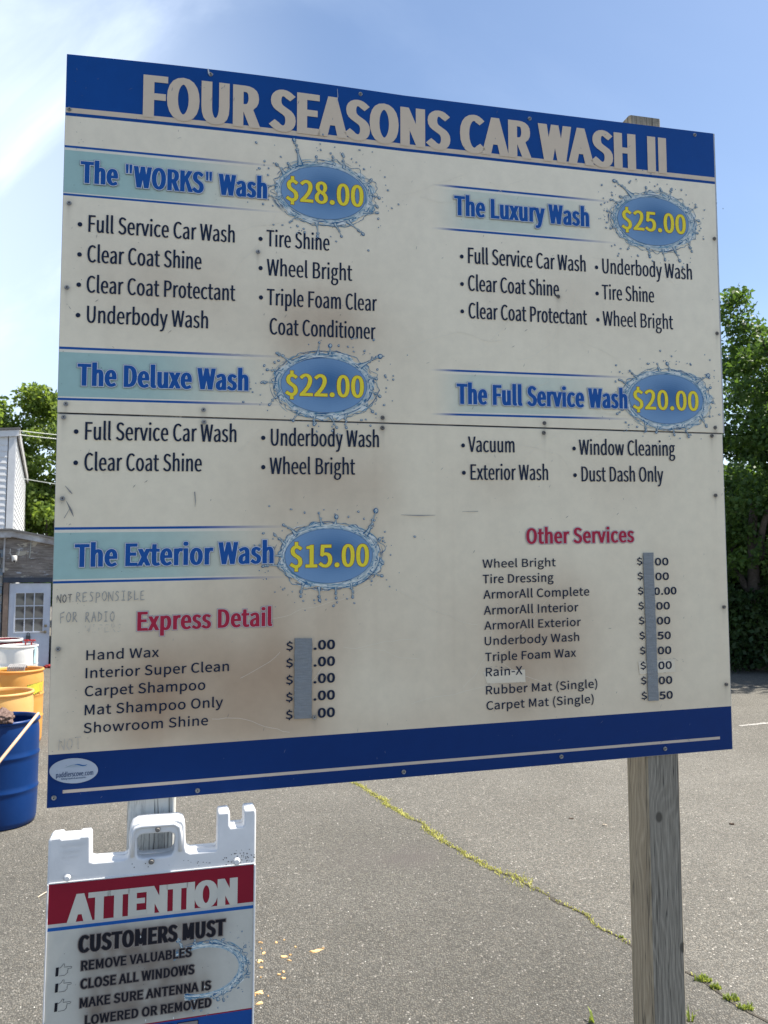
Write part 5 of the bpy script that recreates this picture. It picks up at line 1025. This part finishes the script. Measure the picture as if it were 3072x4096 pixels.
# door with nine panes
M['door'] = noisy('chalky_door_paint', (.56, .60, .68), (.47, .50, .57), 5, .5); M['pane'] = mat('dark_door_glass', (.16, .155, .14), .12, spec=.6); M['brass'] = mat('dull_brass', (.20, .17, .12), .45, .7)
t_ = NT(M['pane']); v_ = t_.coord(); t_.color(t_.mix(t_.rng(t_.noise(v_, 2.2, 2, .5), .42, .52), (.05, .055, .06), (.22, .215, .19)))
W0_, W1_, Z0_, Z1_ = .135, .695, .80, 1.645
mb = MB(); fw = .05
for (s0, s1, z0, z1) in ((0, W0_, 0, DH), (W1_, DW, 0, DH), (W0_, W1_, Z1_, DH), (W0_, W1_, 0, Z0_)): mb.box(Q((s0 + s1) / 2, .035, (z0 + z1) / 2), (s1 - s0, .04, z1 - z0), axes=(EX, GX, ZV))
door = mb.build('door', M['door'], garage, f0)
mb = MB()
for (s0, s1, z0, z1) in ((W0_ - .03, W0_, Z0_ - .03, Z1_ + .03), (W1_, W1_ + .03, Z0_ - .03, Z1_ + .03), (W0_, W1_, Z1_, Z1_ + .03), (W0_, W1_, Z0_ - .03, Z0_)): mb.box(Q((s0 + s1) / 2, .006, (z0 + z1) / 2), (s1 - s0, .022, z1 - z0), axes=(EX, GX, ZV))
pw, ph_ = (W1_ - W0_) / 3, (Z1_ - Z0_) / 3
for k in (1, 2): mb.box(Q(W0_ + k * pw, .012, (Z0_ + Z1_) / 2), (.022, .020, Z1_ - Z0_), axes=(EX, GX, ZV)); mb.box(Q((W0_ + W1_) / 2, .0125, Z0_ + k * ph_), (W1_ - W0_, .018, .020), axes=(EX, GX, ZV))
mb.build('window_frame', M['door'], door, f0)
pn = None
for i in range(3):
    for j in range(3):
        q = Q(W0_ + (i + .5) * pw, .030, Z0_ + (j + .5) * ph_) - f0
        if pn is None: mb = MB(); mb.box((0, 0, 0), (pw - .004, .006, ph_ - .004), axes=(EX, GX, ZV)); pn = mb.build('pane', M['pane'], door, loc=q)
        else: copy_of(pn, q)
mb = MB()
for s0 in (.13, .47):
    for (a, b, c, d) in ((s0, s0 + .23, .64, .655), (s0, s0 + .23, .16, .175), (s0, s0 + .015, .175, .64), (s0 + .215, s0 + .23, .175, .64)): mb.box(Q((a + b) / 2, .012, (c + d) / 2), (b - a, .010, d - c), axes=(EX, GX, ZV))
mb.build('moulding', M['door'], door, f0)
def knob(s, z, r_, nm, lever=False):
    mb = MB(); a = Q(s, .015, z); mb.tube([a, a - GX * .02], [r_, r_], 12); mb.tube([a - GX * .02, a - GX * .05], [r_ * .5, r_ * .5], 10); mb.tube([a - GX * .045, a - GX * .065], [r_ * .85, r_ * .7], 12)
    if lever: mb.tube([a - GX * .055, a - GX * .055 - EX * .10 + ZV * .01], .010, 8)
    mb.build(nm, M['brass'], door, f0)
knob(.755, .915, .032, 'deadbolt'); knob(.745, .78, .034, 'door_handle', True)
mb = MB(); mb.box(Q(.41, -.02, .655), (.085, .05, .115), axes=(EX, GX, ZV)); mb.tube([Q(.385, -.015, .70), Q(.388, -.015, .76), Q(.41, -.015, .778), Q(.432, -.015, .76), Q(.435, -.015, .70)], .008, 8)
mb.build('lock_box', mat('black_lock_box', (.03, .035, .045), .5), door, f0)
mb = MB(); mb.box(Q(DW + .085, -.06, .80), (.05, .05, .12), axes=(EX, GX, ZV)); mb.build('latch_guard', M['rust'], garage, f0)
# things on the wall
cp = Q(.08, -.10, 2.40); camr = thing('security_camera', cp, 'small white dome security camera under two prongs above the door', 'security camera')
mb = MB(); mb.lathe([(0, .075), (.045, .072), (.055, .05), (.055, -.02), (.048, -.055), (.02, -.075), (0, -.078)], n=20); mb.build('housing', M['wht_p'], camr, smooth=True)
mb = MB(); mb.tube([(.02, -.045, -.045), (.03, -.066, -.058)], [.026, .022], 12); mb.build('lens', M['dark'], camr)
for s in (-1, 1):
    mb = MB(); mb.tube([EX * .05 * s + ZV * .05, EX * .09 * s + ZV * .12, EX * .085 * s + ZV * .22], .006, 6); mb.build('antenna', M['wht_p'], camr)
mb = MB(); mb.tube([(0, 0, 0), GX * .115], .016, 8); mb.build('bracket', M['wht_p'], camr)
def cable(pts, r_, m, label, name='cable', cat='cable'):
    mb = MB(); mb.tube(pts, r_, 6); return tag(mb.build(name, m, org=pts[0]), label, cat)
M['wire'] = mat('pale_cable', (.42, .45, .42), .6); M['bwire'] = mat('black_cable', (.02, .02, .02), .6)
cable([Q(-.28, -.02, 2.62), Q(-.20, -.03, 2.50), Q(-.18, -.03, 2.30), Q(-.23, -.03, 2.08), Q(-.3, -.02, 2.0)], .009, M['bwire'], 'black cable looping down the block wall left of the camera')
cable([Q(.40, -.012, 2.93), Q(.395, -.012, 2.6), Q(.38, -.012, 2.42)], .007, M['wire'], 'thin pale cord hanging down the plywood above the door')
mb = MB(); mb.box(Q(-.13, -.0, 2.52), (.035, .03, .85), axes=(EX, GX, ZV)); tag(mb.build('conduit', M['fas'], org=Q(-.13, 0, 2.1)), 'pale upright conduit on the wall left of the security camera', 'conduit')
rag(Q(DW + .02, -.16, .035), .12, .07, .04, M['redc'], 'cloth', 'red and black rag lying at the foot of the white door', 'cloth', 8.1)

# ============================================================ overhead wires and their pole
pole_p = at(1000, 2290, 24.0); pole_p = Vector((pole_p.x, pole_p.y, 0))
M['pole'] = noisy('utility_pole_wood', (.12, .09, .07), (.2, .16, .12), 12, .9)
pl_ = thing('utility_pole', pole_p, 'brown wooden utility pole standing behind the price board', 'pole')
mb = MB(); mb.tube([(0, 0, 0), (0, 0, 6.9)], [.15, .11], 14); mb.build('shaft', M['pole'], pl_, smooth=True); mb = MB(); mb.box((0, 0, 6.4), (1.8, .10, .12)); mb.build('crossarm', M['pole'], pl_)
def line_(px0, Y0, px1, Y1, r_, lab):
    a = at(*px0, Y0); b = at(*px1, Y1); d = (b - a); e = pole_p + ZV * (a.z + d.z / max((b.x - a.x), .01) * (pole_p.x - a.x) * .98); pts = []
    for k in range(13): t = k / 12; p = a.lerp(e, t); p.z -= .10 * 4 * t * (1 - t); pts.append(p)
    cable(pts, r_, M['wire'], lab, 'overhead_wire', 'wire')
line_((66, 1722), 18.45, (228, 1742), 19.5, .010, 'uppermost thin wire running from the clapboard corner across the tree'); line_((66, 1738), 18.46, (228, 1758), 19.5, .012, 'second wire just under the uppermost one across the tree')
line_((94, 1915), 24.0, (225, 1930), 24.0, .013, 'pale wire crossing the tree at mid height'); line_((118, 2056), 30.0, (222, 2056), 26.0, .013, 'lowest pale wire near the bottom of the tree')

# ============================================================ trees
M['bark1'] = noisy('grey_bark', (.06, .05, .042), (.12, .10, .085), 20, .95, .4)
M['leafA'] = leaf_mat('mid_green_oak_leaves', (.065, .12, .028), (.15, .215, .05), .48, .5, .8); M['leafB'] = leaf_mat('dark_maple_leaves', (.036, .078, .022), (.085, .15, .035), .38, .5, .8); M['leafC'] = leaf_mat('olive_leaves', (.075, .13, .03), (.17, .23, .055), .50, .5, .8)  # leaf greens differ by tree: mid, dark and olive
def branches(mb, base, height, spread, seed, lean=(0, 0), levels=3, r0=.16):
    rnd = random.Random(seed); tips = []
    def grow(p, d, ln__, r_, lv):
        pts = [p]; q = p.copy(); dd = d.copy(); n_ = 5
        for k in range(n_):
            dd = (dd + Vector((rnd.uniform(-.16, .16), rnd.uniform(-.16, .16), rnd.uniform(-.02, .10)))).normalized(); q = q + dd * ln__ / n_; pts.append(q.copy())
        mb.tube(pts, [r_ * (1 - .55 * k / n_) for k in range(n_ + 1)], 7 if lv < 2 else 5, True)
        tips.append((pts[-1], lv)); tips.append((pts[3], lv))
        if lv < levels:
            for _ in range(4 if lv == 0 else 3):
                k = rnd.randrange(2, n_ + 1); a = rnd.uniform(0, 6.28); up_ = rnd.uniform(.35, 1.1); nd = (dd * .55 + Vector((math.cos(a) * spread, math.sin(a) * spread, up_))).normalized(); grow(pts[k], nd, ln__ * rnd.uniform(.55, .75), r_ * .5, lv + 1)
    grow(Vector(base), Vector((lean[0], lean[1], 1)).normalized(), height * .42, r0, 0)
    return tips
def tree(base, height, crown_r, seed, lm, label, z0=1.5, nleaf=16000, ls=.075, lean=(0, 0), group=None, clump=.55, narrow=1.0, nclump=None, low=0.0):
    rg = np.random.default_rng(seed); base = Vector((base[0], base[1], 0)); t = thing('tree', base, label, 'tree', group)
    mb = MB(); tips = branches(mb, base, height, .75 * narrow, seed, lean, 3, .05 + height * .014); mb.build('trunk', M['bark1'], t, base, smooth=True)
    cc = np.array([base.x + lean[0] * height * .4, base.y + lean[1] * height * .4, (height + z0) / 2]); hh = (height - z0) / 2
    nclump = nclump or 70; cs = []
    while len(cs) < nclump:
        q = rg.normal(size=3); q /= np.linalg.norm(q); r_ = rg.uniform(.25, 1.0) ** .6; prof = 1 - .35 * max(0, q[2]) * r_
        p = cc + q * np.array([crown_r * prof, crown_r * prof, hh]) * r_ * rg.uniform(.86, 1.06); cs.append((p, rg.uniform(.55, 1.3) * clump))
    for tp, lv in tips:
        if lv >= 2 and tp.z > z0 * .8: cs.append((np.array(tp), rg.uniform(.4, .9) * clump))
    w_ = np.array([c[1] ** 2 for c in cs]); w_ /= w_.sum(); idx = rg.choice(len(cs), nleaf, p=w_)
    cen = np.array([c[0] for c in cs])[idx]; rad = np.array([c[1] for c in cs])[idx]
    d = rg.normal(size=(nleaf, 3)); d /= np.linalg.norm(d, axis=1)[:, None]; rr = rg.uniform(0, 1, nleaf) ** .55
    pos = cen + d * (rad * rr)[:, None] * np.array([1, 1, .75]); pos[:, 2] = np.maximum(pos[:, 2], .15)
    a = rg.normal(size=(nleaf, 3)); a /= np.linalg.norm(a, axis=1)[:, None]; b = np.cross(a, rg.normal(size=(nleaf, 3))); b /= np.linalg.norm(b, axis=1)[:, None]
    s = (ls * rg.uniform(.6, 1.35, nleaf))[:, None]; c_ = np.cross(a, b)
    v = np.stack([pos - a * s, pos - b * s * .55 + c_ * s * .12, pos + a * s, pos + b * s * .55 + c_ * s * .12], 1) - np.array(base)
    me = bpy.data.meshes.new('crown'); me.vertices.add(nleaf * 4); me.vertices.foreach_set('co', v.reshape(-1)); me.loops.add(nleaf * 4); me.loops.foreach_set('vertex_index', np.arange(nleaf * 4)); me.polygons.add(nleaf); me.polygons.foreach_set('loop_start', np.arange(nleaf) * 4); me.polygons.foreach_set('loop_total', np.full(nleaf, 4)); me.update(); me.validate()
    me.materials.append(lm); o = bpy.data.objects.new('crown', me); COL.objects.link(o); o.parent = t
    return t
# left, behind the garage
tree((-16.4, 29.5), 9.6, 3.3, 11, M['leafA'], 'tall leafy tree rising behind the white clapboard building', 2.0, 36000, .10, clump=.68, nclump=80)
tree((-13.6, 30.5), 9.8, 3.2, 12, M['leafC'], 'yellow-green tree between the clapboard corner and the board edge', 1.4, 36000, .10, lean=(.03, 0), clump=.68, nclump=80)
tree((-10.3, 34.0), 6.3, 2.8, 13, M['leafB'], 'low dark tree behind the garage roof', .6, 16000, .11, clump=.8)
# right, at the edge of the lot
tree((8.25, 16.9), 8.9, 1.75, 21, M['leafB'], 'slender tree touching the right edge of the board', .5, 34000, .058, clump=.44, nclump=120)
tree((10.1, 17.9), 7.9, 2.3, 22, M['leafB'], 'broad dark tree at the right edge of the photo', .4, 26000, .066, clump=.5, nclump=90)
tree((9.0, 20.6), 5.4, 2.6, 23, M['leafB'], 'dense low tree filling the shade behind the two front trees', .3, 30000, .085, clump=.7, nclump=80)
tree((12.6, 19.5), 9.2, 2.8, 24, M['leafA'], 'tall tree standing beyond the right edge', 1.6, 18000, .09, clump=.7)
tree((6.0, 20.5), 7.4, 2.0, 25, M['leafA'], 'tree behind the right half of the board', 1.4, 16000, .08, clump=.6)
tree((12.4, 15.6), 9.8, 2.8, 26, M['leafB'], 'tall tree out past the right edge that shades its neighbours', .8, 26000, .10, clump=.75)
tree((15.8, 18.2), 10.5, 3.2, 27, M['leafB'], 'farthest right tree of the row at the lot edge', .8, 24000, .11, clump=.8)
# thicket under them
def thicket(name, x0, x1, y0, y1, h, n_, ls, lm, seed):
    rg = np.random.default_rng(seed); x = rg.uniform(x0, x1, n_); y = rg.uniform(y0, y1, n_); top = h * (.72 + .28 * np.sin(x * 1.3 + 1) * np.sin(x * .37 + y * .3)); z = top * rg.uniform(0, 1, n_) ** .8
    pos = np.stack([x, y, z + .05], 1); a = rg.normal(size=(n_, 3)); a /= np.linalg.norm(a, axis=1)[:, None]; b = np.cross(a, rg.normal(size=(n_, 3))); b /= np.linalg.norm(b, axis=1)[:, None]; s = (ls * rg.uniform(.6, 1.4, n_))[:, None]
    v = np.stack([pos - a * s, pos - b * s * .6, pos + a * s, pos + b * s * .6], 1)
    me = bpy.data.meshes.new(name); me.vertices.add(n_ * 4); me.vertices.foreach_set('co', v.reshape(-1)); me.loops.add(n_ * 4); me.loops.foreach_set('vertex_index', np.arange(n_ * 4)); me.polygons.add(n_); me.polygons.foreach_set('loop_start', np.arange(n_) * 4); me.polygons.foreach_set('loop_total', np.full(n_, 4)); me.update(); me.validate()
    me.materials.append(lm); o = bpy.data.objects.new(name, me); COL.objects.link(o); tag(o, kind='stuff'); return o
M['leafD'] = leaf_mat('shade_toned_shrub_leaves', (.014, .034, .011), (.038, .072, .018), .25, .55, 1.2)  # leaf colour darkened to paint in the deep shade under the trees
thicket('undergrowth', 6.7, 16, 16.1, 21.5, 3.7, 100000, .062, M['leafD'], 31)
thicket('distant_wood', -60, 70, 48, 58, 4.6, 60000, .30, M['leafB'], 32)
thicket('distant_shade_wood', 7, 22, 23, 27, 4.4, 40000, .12, M['leafB'], 33)
# house glimpsed through the leaves on the right
hs = Vector((16.2, 31.5, 0)); house = thing('brick_house', hs, 'pinkish roofed house barely glimpsed through the right-hand trees', 'house')
mb = MB(); mb.box((0, 0, 1.6), (8, 6, 3.2)); mb.build('wall', noisy('tan_brick', (.30, .20, .16), (.38, .27, .22), 12, .9), house)
mb = MB(); mb.add([(-4.4, -3.4, 3.1), (4.4, -3.4, 3.1), (4.4, 3.4, 3.1), (-4.4, 3.4, 3.1), (-4.4, 0, 5.2), (4.4, 0, 5.2)], [(0, 1, 5, 4), (2, 3, 4, 5), (0, 4, 3), (1, 2, 5), (0, 3, 2, 1)]); mb.build('roof', noisy('faded_red_shingles', (.34, .22, .19), (.42, .29, .25), 6, .9), house)
for x in (-2.4, 0, 2.4):
    mb = MB(); mb.box((x, -3.01, 1.7), (.9, .06, 1.2)); wd_ = mb.build('window', M['pane'], house)
